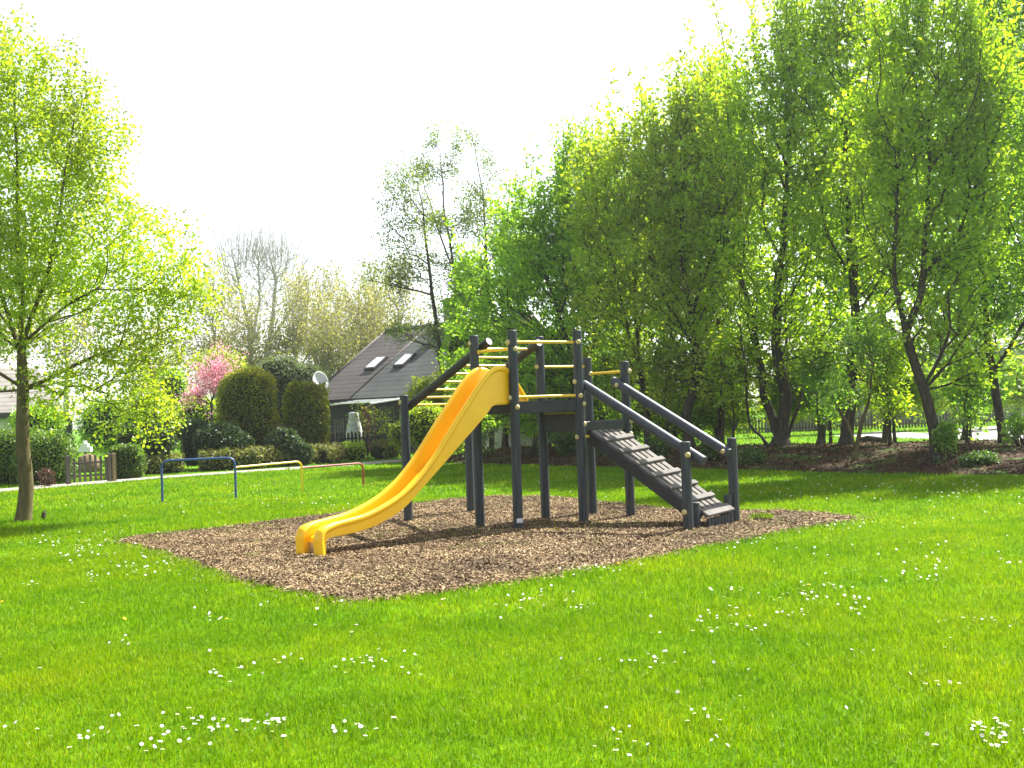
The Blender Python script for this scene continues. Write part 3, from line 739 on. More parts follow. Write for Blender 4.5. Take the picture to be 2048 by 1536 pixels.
wall(OFN, 1); wall(OFF, -1)
def strip(name, mat, f0, f1, i0, i1, ins):
    ring = []
    for (u, z), (ub, zb) in list(zip(lp, lw))[i0:i1]:
        ax = np.array([u - ub, z - zb]); Lh = np.linalg.norm(ax); ax /= Lh
        ring.append([slide_pt(ub + ax[0] * h, zb + ax[1] * h, of) for h, of in ((f0 * .3, OFN - ins), (f1, OFN - ins), (f1 - .012, (OFN + OFF) / 2), (f1, OFF + ins), (f0 * .3, OFF + ins))])
    mb = MB(); m = 5; L = len(ring)
    fs = [(i * m + j, i * m + (j + 1) % m, (i + 1) * m + (j + 1) % m, (i + 1) * m + j) for i in range(L - 1) for j in range(m)]
    fs.append(tuple(range(m - 1, -1, -1))); fs.append(tuple((L - 1) * m + j for j in range(m)))
    mb.add([p for r_ in ring for p in r_], fs); return mb.build(name, M[mat], slide_o, 'auto')
strip('chute', 'slide', -.06, .006, 11, len(lp), .026)
strip('foot_plate', 'steel', -.06, .004, 2, 13, .03)

# ================================================================== BALANCE BARS
z1, z2, z3 = .81, .655, .515
b1, b2, y1, r1 = gp(325, 1005), gp(472, 997), gp(605, 983), gp(727, 972)
bars = empty('exercise_bars', b1, 'row of blue, yellow and red tubular bars stepping down in height on the lawn', 'exercise bars')
def bent(pts, rc, r, mat, lab):
    path = [np.array(pts[0], float)]
    for i in range(1, len(pts) - 1):
        p, c, q = [np.array(x, float) for x in pts[i - 1:i + 2]]; a, b = un(p - c), un(q - c)
        for t in np.linspace(0, 1, 7): path.append((c + a * rc) * (1 - t) ** 2 + 2 * c * t * (1 - t) + (c + b * rc) * t * t)
    path.append(np.array(pts[-1], float)); mb = MB(); mb.tube(path, r, 12); o = mb.build('bar', M[mat], bars, 'auto'); o['label'] = lab
up = lambda g, z: np.array([g[0], g[1], z])
bent([up(b1, -.03), up(b1, z1), up(b2, z1), up(b2, -.03)], .16, .024, 'blue', 'tall blue bar on two legs')
bent([up(b2, z2 - .04), up(y1, z2 - .02), up(y1, -.03)], .16, .022, 'yellow', 'middle yellow bar on one leg')
bent([up(y1, z3 - .02), up(r1, z3 - .01), up(r1, -.03)], .14, .02, 'redp', 'low red bar with worn paint')

# stump next to the left tree
g = gp(87, 1040); mb = MB(); mb.tube([g - [0, 0, .03], g + [0, 0, .05], g + [.012, 0, .11], g + [.02, .005, .16]], [.055, .042, .034, .014], 9)
tag(mb.build('tree_stump', M['bark'], None, True, origin=g), 'small dark pointed stump in the grass right of the left tree', 'stump')
# grass clump with earth at the right of the ramp foot
g = gp(1522, 1042); root = empty('grass_clump', g, 'small tuft of grass on a dark clod in the bark right of the ramp', 'grass tuft')
mb = MB(); mb.tube([g - [0, 0, .02], g + [0, 0, .03], g + [0, 0, .055]], [.16, .13, .05], 10); mb.build('clod', M['litter_soil'], root, True)
rs = np.random.RandomState(8); Q = g + np.column_stack([rs.normal(size=90) * .06, rs.normal(size=90) * .05, np.full(90, .03)])
v, f = leaf_arrays(Q, rs, .10, wid=.1, up=0, axis=np.array([0, 0, 1.2])); link_mesh('blades', v, f, M['grass'], root)

# ================================================================== TREES
def stem(pts, Y0, z0=None, dy=0.0):
    """image points of a stem, first one on the ground, at depth Y0 (drifting by dy towards the top)"""
    out = []
    for i, (x, y) in enumerate(pts):
        p = at(x, y, Y0 + dy * i / max(1, len(pts) - 1))
        if i == 0 and z0 is not None: p[2] = z0 - .05
        out.append(p)
    return out
def gstem(pts, Y0, dy=0.0):
    p = at(pts[0][0], pts[0][1], Y0); return stem(pts, Y0, wz(p[0], p[1]), dy)

# young lime-green tree on the left ---------------------------------
YT = 17.7
tree('maple_tree', 'lime green spring tree with a straight bare trunk at the left edge of the lawn', 'tree',
     [stem([(45, 1045), (46, 900), (46, 780), (42, 650), (36, 520), (34, 380), (30, 230), (24, 90)], YT, 0.0),
      stem([(44, 700), (80, 590), (110, 470), (130, 340), (150, 210)], YT, dy=-.3), stem([(43, 780), (150, 730), (260, 690), (370, 640)], YT, dy=.5),
      stem([(44, 720), (10, 610), (-40, 480), (-80, 350)], YT, dy=.4), stem([(45, 690), (150, 600), (240, 560), (330, 500)], YT, dy=-.8),
      stem([(42, 620), (100, 480), (180, 380), (230, 300)], YT, dy=.9), stem([(44, 775), (-40, 720), (-140, 680)], YT, dy=-.6), stem([(44, 740), (60, 640), (100, 560)], YT, dy=-2.2)],
     [Ell(60, 340, YT, 175, 250), Ell(15, 150, YT, 65, 110, w=1.2), Ell(95, 190, YT, 65, 105, w=1.3), Ell(180, 300, YT, 100, 150), Ell(240, 520, YT, 150, 140), Ell(330, 610, YT, 105, 110), Ell(270, 730, YT, 110, 95, w=1.1), Ell(370, 500, YT, 40, 70, w=.8),
      Ell(-120, 450, YT, 170, 330, w=.8), Ell(40, 560, YT, 200, 170, w=.9), Ell(150, 780, YT, 130, 65, w=.8), Ell(290, 830, YT, 75, 65, w=1.2), Ell(385, 590, YT, 75, 85, w=1.1), Ell(230, 870, YT, 50, 30, w=.8), Ell(20, 770, YT, 60, 40, w=.6)],
     2600, 'leaf_lime', 23, .057, .125, 101, bark='bark_lit', rtip=.0042, reach=.30, jit=.055, bf=.30, down=.9, thr=-.62, s=1.9, hexa=True, shoots=45, shoot_len=.38, shell=.42, wid=.8, flare=1.2)

# the wood on the right ---------------------------------------------
WG = 'maples in the row of trees on the right'
def wtree(label, stems, ells, n, leaf, per, size, r0, seed, bark='bark', **k):
    return tree('field_maple', label, 'tree', stems, ells, int(n * 1.4), leaf, int(per * .78), size * 1.26, r0 * .92, seed, bark, WG, **dict(dict(rtip=.0085, reach=.27, jit=.06, bf=.5, thr=-.6, wid=.68), **k))
LS = .098
wtree('spreading green maple with arching low branches right behind the slide tower', [gstem([(1150, 905), (1152, 800), (1140, 700), (1110, 600), (1070, 500)], 32.5), stem([(1150, 790), (1190, 690), (1215, 580), (1222, 480)], 32.5), stem([(1148, 745), (1080, 660), (1000, 600), (940, 580)], 32.5, dy=-.8)],
      [Ell(1050, 560, 32.5, 130, 180), Ell(1190, 470, 32.5, 120, 210), Ell(965, 640, 32.5, 80, 110), Ell(1120, 750, 32.5, 170, 110), Ell(1070, 470, 32.5, 85, 110), Ell(960, 780, 32.5, 90, 80, w=.7), Ell(925, 700, 32.5, 60, 70, w=.8)], 1000, 'leaf_green', 19, .10, .17, 201, shoots=60, shoot_len=.75)
wtree('slim dark stemmed maple with olive leaves, second behind the ramp posts', [gstem([(1297, 885), (1290, 800), (1275, 700), (1268, 600), (1275, 480), (1280, 380)], 30.5), stem([(1288, 760), (1255, 660), (1235, 560)], 30.5)],
      [Ell(1265, 445, 30.5, 125, 190), Ell(1225, 395, 30.5, 105, 115), Ell(1330, 500, 30.5, 100, 140), Ell(1240, 620, 30.5, 120, 150), Ell(1290, 750, 30.5, 110, 100), Ell(1185, 440, 30.5, 80, 130)], 800, 'leaf_olive', 17, LS, .11, 202, shoots=60, shoot_len=.75)
wtree('olive brown tinted maple with a bent trunk above the upper end of the far handrail', [gstem([(1380, 893), (1372, 830), (1395, 750), (1385, 640), (1362, 520), (1365, 400), (1370, 300)], 29.5), stem([(1392, 700), (1330, 600), (1290, 480)], 29.5), stem([(1384, 630), (1430, 500), (1450, 380)], 29.5)],
      [Ell(1370, 385, 29.5, 140, 190), Ell(1318, 330, 29.5, 120, 115), Ell(1430, 420, 29.5, 110, 150), Ell(1350, 560, 29.5, 140, 150), Ell(1410, 255, 29.5, 90, 105), Ell(1400, 730, 29.5, 130, 100)], 950, 'leaf_olive', 17, LS, .16, 203, shoots=80, shoot_len=.8)
wtree('stout multi stemmed maple with a swollen base, left of the straightest thick trunk', [gstem([(1560, 905), (1572, 800), (1552, 690), (1556, 560), (1570, 420), (1580, 260)], 28.5), stem([(1562, 890), (1527, 790), (1510, 660), (1478, 540), (1440, 420)], 28.5, dy=.4), stem([(1555, 900), (1500, 850), (1492, 760), (1480, 650)], 28.5, dy=-.5), stem([(1566, 895), (1602, 800), (1615, 690), (1650, 600)], 28.5, dy=.6)],
      [Ell(1490, 345, 28.5, 145, 205), Ell(1490, 235, 28.5, 125, 110), Ell(1640, 380, 28.5, 110, 150), Ell(1585, 240, 28.5, 125, 195), Ell(1540, 540, 28.5, 160, 150), Ell(1600, 670, 28.5, 120, 110), Ell(1470, 720, 28.5, 100, 110), Ell(1590, 110, 28.5, 75, 80)], 1150, 'leaf_yel', 17, LS, .225, 204, shoots=90, shoot_len=1.1, flare=1.8)
wtree('tall maple with the straightest thick dark trunk in the middle of the wood', [gstem([(1692, 892), (1702, 770), (1712, 640), (1698, 480), (1690, 300), (1695, 140)], 27.5), stem([(1712, 650), (1760, 560), (1790, 430)], 27.5), stem([(1705, 560), (1650, 460), (1630, 330)], 27.5)],
      [Ell(1700, 220, 27.5, 150, 230), Ell(1620, 150, 27.5, 110, 120), Ell(1800, 200, 27.5, 110, 140), Ell(1830, 500, 27.5, 90, 120), Ell(1660, 430, 27.5, 130, 140), Ell(1750, 500, 27.5, 130, 150), Ell(1690, 70, 27.5, 95, 75), Ell(1800, 350, 27.5, 95, 150), Ell(1680, 690, 27.5, 120, 90, w=.7), Ell(1760, 720, 27.5, 80, 70, w=.6)], 1050, 'leaf_yel', 17, LS, .19, 205, shoots=90, shoot_len=1.0)
wtree('thin sapling with bark painted as sunlit at the front of the leaf litter before the straightest trunk', [gstem([(1709, 930), (1716, 880), (1738, 800), (1744, 740), (1735, 660)], 23.6), stem([(1712, 905), (1696, 850), (1668, 800)], 23.6)],
      [Ell(1735, 690, 23.6, 60, 70), Ell(1680, 790, 23.6, 50, 45)], 130, 'leaf_blue', 12, .075, .07, 206, bark='bark_lit')
wtree('maple with a dark trunk leaning left out of the leaf litter', [gstem([(1872, 928), (1868, 860), (1848, 780), (1818, 690), (1800, 610), (1788, 500), (1800, 340)], 22.6), stem([(1846, 775), (1880, 715), (1900, 660)], 22.6, dy=-.4), stem([(1812, 670), (1842, 590), (1850, 470), (1860, 300)], 22.6), stem([(1842, 560), (1920, 460), (1960, 350)], 22.6)],
      [Ell(1850, 220, 22.8, 150, 230), Ell(1760, 300, 22.8, 110, 150), Ell(1950, 150, 22.8, 120, 140), Ell(1800, 480, 22.8, 110, 120), Ell(1910, 520, 22.8, 120, 120), Ell(1850, 640, 22.8, 125, 80, w=.7), Ell(1930, 720, 22.8, 95, 70, w=.6), Ell(1780, 120, 22.8, 90, 110), Ell(1930, 330, 22.8, 120, 180)], 1150, 'leaf_yel', 18, .086, .135, 207, shoots=100, shoot_len=.9)
wtree('cool green maple with a slender crooked trunk by the gravel at the right', [gstem([(2008, 882), (1992, 790), (1975, 690), (1968, 590), (1960, 470), (1970, 330)], 25.5), stem([(1985, 745), (2040, 660), (2090, 560)], 25.5), stem([(1968, 580), (2020, 460), (2050, 320)], 25.5)],
      [Ell(1990, 270, 25.5, 140, 230), Ell(1950, 520, 25.5, 120, 130), Ell(2060, 560, 25.5, 110, 130), Ell(2000, 90, 25.5, 110, 100), Ell(1960, 660, 25.5, 120, 60, w=.6), Ell(2020, 760, 25.5, 60, 50, w=.6)], 1100, 'leaf_blue', 17, .092, .115, 208, shoots=90, shoot_len=.9)
wtree('maple reaching in from beyond the right edge of the photo', [gstem([(2190, 905), (2185, 780), (2170, 620), (2160, 420), (2150, 250)], 22.0), stem([(2180, 700), (2110, 600), (2060, 500)], 22)],
      [Ell(2160, 320, 22, 160, 300), Ell(2090, 540, 22, 90, 110), Ell(2200, 620, 22, 120, 110)], 850, 'leaf_green', 16, .088, .2, 209, shoots=40)
UG = 'dense young maples behind the front trunks'
for i, (x, y, Y, rx, ry, lf, lab) in enumerate(((930, 790, 36.5, 55, 95, 'leaf_green', 'dense young maple at the left end of the wood behind the low shrubs'), (1015, 770, 37.5, 60, 105, 'leaf_green', 'dense young maple filling the view behind the slide top'), (1100, 780, 36.5, 60, 95, 'leaf_green', 'dense young maple filling the view behind the upper platform'),
        (1185, 785, 36.5, 60, 95, 'leaf_green', 'dense young maple behind the lower platform'), (1270, 790, 35.0, 55, 90, 'leaf_yel', 'dense young maple behind the start of the handrails'), (1350, 800, 34.0, 55, 85, 'leaf_green', 'dense young maple behind the bent trunk'), (1435, 790, 34.0, 55, 85, 'leaf_yel', 'dense young maple behind the lower end of the handrails'),
        (1570, 770, 34.0, 60, 70, 'leaf_yel', 'dense young maple behind the swollen base'), (1660, 765, 33.5, 55, 65, 'leaf_yel', 'dense young maple left behind the straightest trunk'), (1790, 755, 33, 60, 65, 'leaf_yel', 'dense young maple right behind the straightest trunk'), (1940, 750, 33, 60, 65, 'leaf_blue', 'dense young maple between the leaning trunk and the crooked trunk'))):
    tree('maple_sapling', lab, 'sapling', [gstem([(x, y + 110), (x - 5, y + 30), (x + 4, y - ry * .7)], Y), stem([(x - 2, y + 80), (x + 28, y), (x + 34, y - ry * .5)], Y), stem([(x - 2, y + 85), (x - 26, y), (x - 36, y - ry * .4)], Y)],
         [Ell(x, y, Y, rx, ry), Ell(x + 15, y + ry * .5, Y, rx * 1.05, ry * .5)], 330, lf, 15, .13, .06, 270 + i, 'bark', UG, rtip=.007, thr=-.5, bf=.4)
SG = 'young thin stems between the trunks'
for i, (x, by, ty, Y, rx, lf, lab) in enumerate(((940, 905, 760, 34.0, 50, 'leaf_green', 'thin leafy sapling at the left end of the wood'), (1030, 903, 740, 33.0, 55, 'leaf_green', 'thin leafy sapling behind the left front tower post'), (1100, 902, 720, 32.5, 50, 'leaf_green', 'thin leafy sapling behind the middle of the tower'),
        (1235, 898, 700, 31.0, 50, 'leaf_green', 'thin leafy sapling behind the upper end of the far handrail'), (1335, 893, 720, 30.0, 50, 'leaf_yel', 'thin leafy sapling behind the middle of the far handrail'), (1470, 890, 700, 29.0, 48, 'leaf_yel', 'thin leafy sapling above the foot of the far handrail'),
        (1640, 888, 720, 28.0, 45, 'leaf_blue', 'thin leafy sapling between the swollen base and the straightest trunk'), (1780, 885, 700, 27.0, 50, 'leaf_yel', 'thin leafy sapling right of the straightest trunk'), (1935, 885, 730, 26.0, 45, 'leaf_blue', 'thin leafy sapling between the leaning trunk and the crooked trunk'))):
    tree('maple_sapling', lab, 'sapling', [gstem([(x, by), (x - 6, (by + ty) / 2), (x + 5, ty)], Y), stem([(x - 2, by - 30), (x + 25, (by + ty) / 2), (x + 32, ty + 10)], Y), stem([(x - 2, by - 20), (x - 28, (by + ty) / 2), (x - 36, ty + 20)], Y)],
         [Ell(x, ty + 20, Y, rx, 60), Ell(x + 8, (by + ty) / 2 + 15, Y, rx * .8, 50, w=.6)], 170, lf, 13, .11, .045, 250 + i, 'bark', SG, rtip=.006, thr=-.5, bf=.4)
wtree('round headed green maple filling the dip between the arching maple and the slim dark stems', [gstem([(1205, 895), (1200, 800), (1188, 650), (1180, 520), (1170, 420)], 33.5), stem([(1190, 660), (1140, 540), (1110, 430)], 33.5)],
      [Ell(1160, 460, 33.5, 95, 140), Ell(1105, 530, 33.5, 80, 130), Ell(1210, 560, 33.5, 90, 130), Ell(1190, 720, 33.5, 100, 100)], 760, 'leaf_green', 16, LS, .13, 210, shoots=70, shoot_len=.75)
wtree('narrow yellow green maple closing the gap left of the swollen base', [gstem([(1440, 890), (1442, 780), (1436, 640), (1430, 480), (1428, 340)], 31.0)],
      [Ell(1430, 350, 31, 105, 180), Ell(1440, 560, 31, 100, 150), Ell(1440, 740, 31, 90, 90)], 750, 'leaf_yel', 17, LS, .12, 211, shoots=60)
# second row behind
for i, (x, by, ty, Y, rx, lf, lab) in enumerate(((1010, 880, 470, 40, 110, 'leaf_green', 'maple of the back row behind the left end of the wood'), (1230, 880, 400, 41, 130, 'leaf_green', 'back row maple half hidden behind the tower posts'),
        (1330, 872, 320, 39, 120, 'leaf_olive', 'back row maple behind the bent trunk'), (1440, 870, 200, 38, 120, 'leaf_olive', 'back row maple between the bent trunk and the swollen base'),
        (1640, 868, 160, 37, 130, 'leaf_yel', 'back row maple between the swollen base and the straightest trunk'), (1770, 865, 150, 36, 120, 'leaf_green', 'back row maple right of the straightest trunk'),
        (1930, 862, 170, 36, 130, 'leaf_yel', 'back row maple between the leaning trunk and the gravel'), (2090, 860, 150, 35, 120, 'leaf_green', 'back row maple at the right edge behind the gravel'))):
    cy = (ty + 620) / 2
    tree('field_maple', lab, 'tree', [stem([(x, by), (x + 8, 760), (x - 6, 600), (x + 4, cy)], Y, 0.0)], [Ell(x, cy, Y, rx, (620 - ty) / 2), Ell(x - 40, 610, Y, rx * .8, 80), Ell(x + 50, 660, Y, rx * .8, 60, w=.6)],
         640, lf, 17, .17, .14, 300 + i, 'bark', 'back row of the wood', shoots=30, shoot_len=1.2)

# slender alders in front of the house ------------------------------
AG = 'tall sparse alders near the house'
tree('alder_tree', 'tall sparse alder with a slightly curved dark trunk, left of the group near the house', 'tree', [stem([(892, 905), (886, 760), (872, 640), (858, 530), (845, 410), (822, 300)], 40, 0.0), stem([(866, 590), (800, 575), (740, 560)], 40), stem([(858, 510), (800, 495), (760, 500)], 40), stem([(850, 430), (800, 430), (765, 445)], 40)],
     [Ell(815, 440, 40, 70, 150), Ell(800, 560, 40, 75, 60), Ell(800, 340, 40, 38, 80), Ell(835, 645, 40, 75, 48, w=1.1), Ell(880, 690, 40, 55, 40, w=.9), Ell(735, 560, 40, 30, 45)], 850, 'leaf_alder', 9, .095, .15, 401, group=AG, rtip=.007, thr=-.1, s=1.8, down=.5)
tree('alder_tree', 'tall sparse alder in the middle of the group near the house', 'tree', [stem([(936, 905), (930, 760), (922, 640), (905, 520), (888, 420), (880, 300)], 42, 0.0), stem([(908, 540), (880, 470), (850, 380)], 42)],
     [Ell(880, 400, 42, 65, 140), Ell(890, 290, 42, 35, 55), Ell(900, 560, 42, 60, 90)], 700, 'leaf_alder', 9, .095, .14, 402, group=AG, rtip=.007, thr=-.1, s=1.8, down=.5)
tree('alder_tree', 'tall sparse alder with the topmost leaning tip, right of the group near the house', 'tree', [stem([(985, 905), (978, 740), (970, 600), (972, 480), (965, 380), (945, 280)], 43, 0.0), stem([(972, 470), (1010, 420)], 43)],
     [Ell(950, 380, 43, 50, 120), Ell(920, 280, 43, 40, 40, w=.6), Ell(985, 500, 43, 50, 90)], 560, 'leaf_alder', 9, .095, .13, 403, group=AG, rtip=.007, thr=-.1, s=1.8, down=.5)

# bare poplars and hazy trees far behind ------------------------------
tree('bare_tree', 'tall leafless tree with a forked haze-paled trunk far behind the pink blossom', 'tree', [stem([(500, 800), (502, 700), (500, 660), (478, 570), (462, 500)], 88, 0.0), stem([(502, 690), (520, 600), (516, 520)], 88), stem([(501, 660), (450, 620), (420, 570)], 88)],
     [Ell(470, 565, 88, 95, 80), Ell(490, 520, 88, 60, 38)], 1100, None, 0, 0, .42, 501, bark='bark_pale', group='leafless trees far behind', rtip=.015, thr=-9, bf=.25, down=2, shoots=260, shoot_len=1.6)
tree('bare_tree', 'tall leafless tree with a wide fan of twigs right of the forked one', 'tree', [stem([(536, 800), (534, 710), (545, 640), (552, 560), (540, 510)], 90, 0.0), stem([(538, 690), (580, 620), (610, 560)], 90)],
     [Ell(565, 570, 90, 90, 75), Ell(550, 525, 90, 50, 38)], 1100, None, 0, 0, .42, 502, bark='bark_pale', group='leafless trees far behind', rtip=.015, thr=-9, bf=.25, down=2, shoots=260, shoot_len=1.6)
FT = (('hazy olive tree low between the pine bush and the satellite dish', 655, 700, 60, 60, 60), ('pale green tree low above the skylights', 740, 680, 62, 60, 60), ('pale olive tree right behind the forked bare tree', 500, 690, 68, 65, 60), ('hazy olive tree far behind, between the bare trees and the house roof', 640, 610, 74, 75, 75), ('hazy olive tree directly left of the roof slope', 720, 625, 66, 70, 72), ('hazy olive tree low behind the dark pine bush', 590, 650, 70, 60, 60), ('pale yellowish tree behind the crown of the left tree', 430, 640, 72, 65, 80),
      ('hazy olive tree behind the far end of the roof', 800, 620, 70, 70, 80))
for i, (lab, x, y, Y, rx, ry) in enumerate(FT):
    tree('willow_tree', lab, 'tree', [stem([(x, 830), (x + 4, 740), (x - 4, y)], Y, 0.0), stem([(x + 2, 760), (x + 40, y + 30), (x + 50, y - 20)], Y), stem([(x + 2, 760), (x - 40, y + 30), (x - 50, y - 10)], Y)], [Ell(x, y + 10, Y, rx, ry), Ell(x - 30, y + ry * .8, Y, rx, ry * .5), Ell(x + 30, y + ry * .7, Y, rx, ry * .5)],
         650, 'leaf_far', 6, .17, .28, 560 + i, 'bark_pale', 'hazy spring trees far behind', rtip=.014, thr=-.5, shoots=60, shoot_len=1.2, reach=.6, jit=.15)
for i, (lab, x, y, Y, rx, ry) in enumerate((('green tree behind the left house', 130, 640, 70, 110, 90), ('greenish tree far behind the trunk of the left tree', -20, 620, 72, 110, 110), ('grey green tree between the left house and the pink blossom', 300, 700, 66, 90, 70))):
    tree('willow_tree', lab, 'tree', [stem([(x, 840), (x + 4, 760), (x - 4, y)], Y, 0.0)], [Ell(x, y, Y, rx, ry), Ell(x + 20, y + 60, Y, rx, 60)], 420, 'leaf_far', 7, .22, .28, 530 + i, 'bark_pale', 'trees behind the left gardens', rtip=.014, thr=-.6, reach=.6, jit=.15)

# blossom tree
tree('cherry_tree', 'pink blossoming tree beside the large clipped conifer', 'tree', [stem([(425, 880), (424, 810), (420, 770)], 41, 0.0), stem([(424, 810), (395, 770), (380, 750)], 41), stem([(424, 800), (445, 750), (450, 720)], 41)],
     [Ell(418, 775, 41, 46, 44), Ell(388, 795, 41, 30, 32), Ell(440, 745, 41, 28, 30), Ell(425, 815, 41, 36, 22)], 300, 'blossom', 13, .085, .08, 550, rtip=.007, reach=.26, thr=.05, s=3.4, shoots=25, shoot_len=.5)
tree('golden_tree', 'yellow orange leafing small tree above the pink blossom', 'tree', [stem([(445, 880), (440, 770), (430, 730)], 50, 0.0)], [Ell(430, 730, 50, 60, 32), Ell(460, 745, 50, 40, 25)], 260, 'leaf_shrub', 12, .13, .08, 551, rtip=.008, thr=-.5)

# ================================================================== GARDEN SHRUBS
def D(px, Y, z): return at(px, 800, Y)
CG = 'clipped conifers in the garden'
bush('clipped_conifer', 'largest clipped domed conifer beside the pink blossom', 'conifer', [Ell(496, 822, 36, 58, 85), Ell(495, 865, 36, 50, 75)], 30000, 'leaf_con', .085, 601, CG, True, upright=.1, shellw=.2, rough=.10, corescale=.86)
bush('clipped_conifer', 'smaller clipped conifer with a golden right side beside the house', 'conifer', [Ell(614, 845, 37, 44, 80)], 22000, 'leaf_con', .09, 602, CG, True, upright=.1, shellw=.22, rough=.12, corescale=.85)
bush('clipped_conifer', 'small dark round clipped bush left of the large conifer', 'conifer', [Ell(391, 885, 35, 28, 46)], 6000, 'leaf_dark', .075, 603, CG, True, upright=.2, shellw=.16, rough=.05, corescale=.86)
bush('rhododendron', 'dark glossy low bush spreading left of the large conifer foot', 'bush', [Ell(440, 885, 34.5, 50, 40), Ell(475, 895, 34.3, 34, 32)], 6000, 'leaf_dark', .12, 604, 'glossy bushes', True, rough=.14)
bush('rhododendron', 'glossy bush with silvery shine between the two big conifers', 'bush', [Ell(566, 890, 35, 36, 34), Ell(600, 905, 35, 26, 22)], 4500, 'leaf_dark', .11, 605, 'glossy bushes', True, rough=.14)
bush('rhododendron', 'dark bush right of the gate below the left tree crown', 'bush', [Ell(318, 888, 33, 30, 38), Ell(262, 890, 33, 26, 40)], 4500, 'leaf_dark', .10, 606, 'glossy bushes', True, rough=.12)
bush('pine_bush', 'blue green pine behind the clipped conifers', 'pine', [Ell(560, 755, 46, 55, 45), Ell(610, 775, 46, 50, 50), Ell(520, 790, 46, 50, 50), Ell(566, 830, 46, 45, 50)], 9000, 'leaf_pine', .16, 607, None, True, rough=.16, wid=.3)
for i, (x, y, Y, rx, ry, lf, lab) in enumerate(((930, 700, 37.5, 42, 60, 'leaf_green', 'tall loose shrub hiding the right end of the house roof'), (75, 842, 43, 55, 34, 'leaf_green', 'loose shrub before the pale wall of the left house'), (300, 840, 42, 70, 70, 'leaf_shrub', 'loose light green shrub behind the dark bush by the gate'), (400, 835, 43, 55, 45, 'leaf_yel', 'light green shrub below the pink blossom'), (345, 800, 48, 45, 70, 'leaf_green', 'green shrub left of the pink blossom'), (210, 850, 44, 60, 60, 'leaf_green', 'green shrub behind the picket gate'))):
    bush('garden_shrub', lab, 'shrub', [Ell(x, y, Y, rx, ry), Ell(x + rx * .4, y + ry * .4, Y, rx * .6, ry * .6)], 3600, lf, .13, 620 + i, 'loose shrubs in the garden', True, rough=.2, corescale=.7, shellw=.35)

# low brownish hedge along the path, in its separate lengths
HP = [gp(x, y) for x, y in ((292, 951), (372, 946), (400, 944), (520, 938), (640, 928), (662, 927), (700, 923), (735, 921), (770, 919), (805, 916))]
HL = (('left end of the low brownish hedge behind the blue bar', 0, 1, .62), ('long low brownish hedge behind the blue and yellow bars', 2, 3, .66), ('low brownish hedge behind the yellow bar', 3, 4, .66), ('small hedge piece behind the red bar', 5, 6, .62), ('fresh green low shrub in the hedge behind the red bar', 6, 7, .7), ('reddish brown hedge piece beside the left ladder post', 8, 9, .68))
for i, (lab, a, b, h) in enumerate(HL):
    p, q = HP[a], HP[b]; d = q - p; nrm_ = un(np.array([-d[1], d[0], 0])); rs = np.random.RandomState(640 + i); L = np.linalg.norm(d)
    root = empty('hedge', (p + q) / 2 + nrm_ * .4, lab, 'hedge', 'low hedge along the path'); n = int(4200 * L / 2.0 * .62)
    t = rs.uniform(-.02, 1.02, n); ang = rs.uniform(0, PI, n); rad = 1 - .30 * rs.uniform(0, 1, n) ** 1.4 + .05 * rs.normal(size=n)
    cx = np.sign(np.cos(ang)) * np.abs(np.cos(ang)) ** .6 * .36 * rad; cz = np.abs(np.sin(ang)) ** .6 * h * rad
    cz *= 1 + .10 * wavy(np.column_stack([t * L * 2.2, cx * 0]), 650 + i, 1.4)
    Q = p + d * t[:, None] + nrm_ * (.42 + cx)[:, None]; Q[:, 2] = np.clip(cz, .02, None)
    v, f = leaf_arrays(Q, rs, .075, up=.4); link_mesh('foliage', v, f, M['leaf_yel' if i == 4 else 'leaf_hedge'], root)
    mb = MB(); mb.beam(p + nrm_ * .42 + [0, 0, h * .36], q + nrm_ * .42 + [0, 0, h * .36], .42, h * .66, bev=.1); mb.build('shade_core', M['core'], root)  # dark block, inner hedge shade put into its colour

# hedge and gate on the far left
bush('hedge', 'tall loose green hedge at the left edge behind the tree trunk', 'hedge', [Ell(20, 920, 30, 75, 60), Ell(90, 920, 29.5, 58, 56)], 17000, 'leaf_privet', .095, 660, 'garden entrance hedges', True, upright=.12, rough=.22, corescale=.7, shellw=.32)
bush('hedge', 'yellowish green block of hedge right of the picket gate', 'hedge', [Ell(254, 925, 31, 34, 36)], 5000, 'leaf_privet', .085, 661, 'garden entrance hedges', True, upright=.2, rough=.13)
bush('red_shrub', 'small red leaved shrub in the foot of the left hedge', 'shrub', [Ell(92, 955, 28.2, 17, 20)], 260, 'redleaf', .065, 662, None, False, rough=.15)
M['gate'] = surf('weathered_grey_wood', [(.3, (.07, .065, .055)), (.7, (.16, .145, .12))], 6, .85, .4, 30, (8, 8, .6), .1)
M['gatepost'] = surf('tan_wood', [(.3, (.18, .13, .075)), (.7, (.28, .21, .13))], 6, .85, .4, 30, (8, 8, .6), .1)
g0, g1 = gp(146, 968), gp(216, 963); gd = un(g1 - g0); gn = np.array([-gd[1], gd[0], 0])
gate = empty('picket_gate', (g0 + g1) / 2, 'weathered wooden picket gate between the two green hedges', 'gate')
GL = np.linalg.norm(g1 - g0)
for i in range(7):
    c = g0 + gd * GL * (i + .3) / 6.6; h = .62 + .10 * math.sin(PI * (i + .5) / 7); mb = MB(); mb.box(c + [0, 0, h / 2 + .04], gd, gn, (0, 0, 1), .03, .012, h / 2, .008); mb.build('picket', M['gate'], gate)
for z in (.2, .55):
    mb = MB(); mb.beam(g0 + gn * .028 + [0, 0, z], g1 + gn * .028 + [0, 0, z], .03, .055); mb.build('rail', M['gate'], gate)
for c, w, m_ in ((g0 - gd * .12, .05, 'gate'), (g1 + gd * .04, .045, 'gate'), (g1 + gd * .17, .05, 'gatepost')):
    mb = MB(); mb.box(c + [0, 0, .37], gd, gn, (0, 0, 1), w, w, .40, .01); mb.build('gate_post', M[m_], gate)
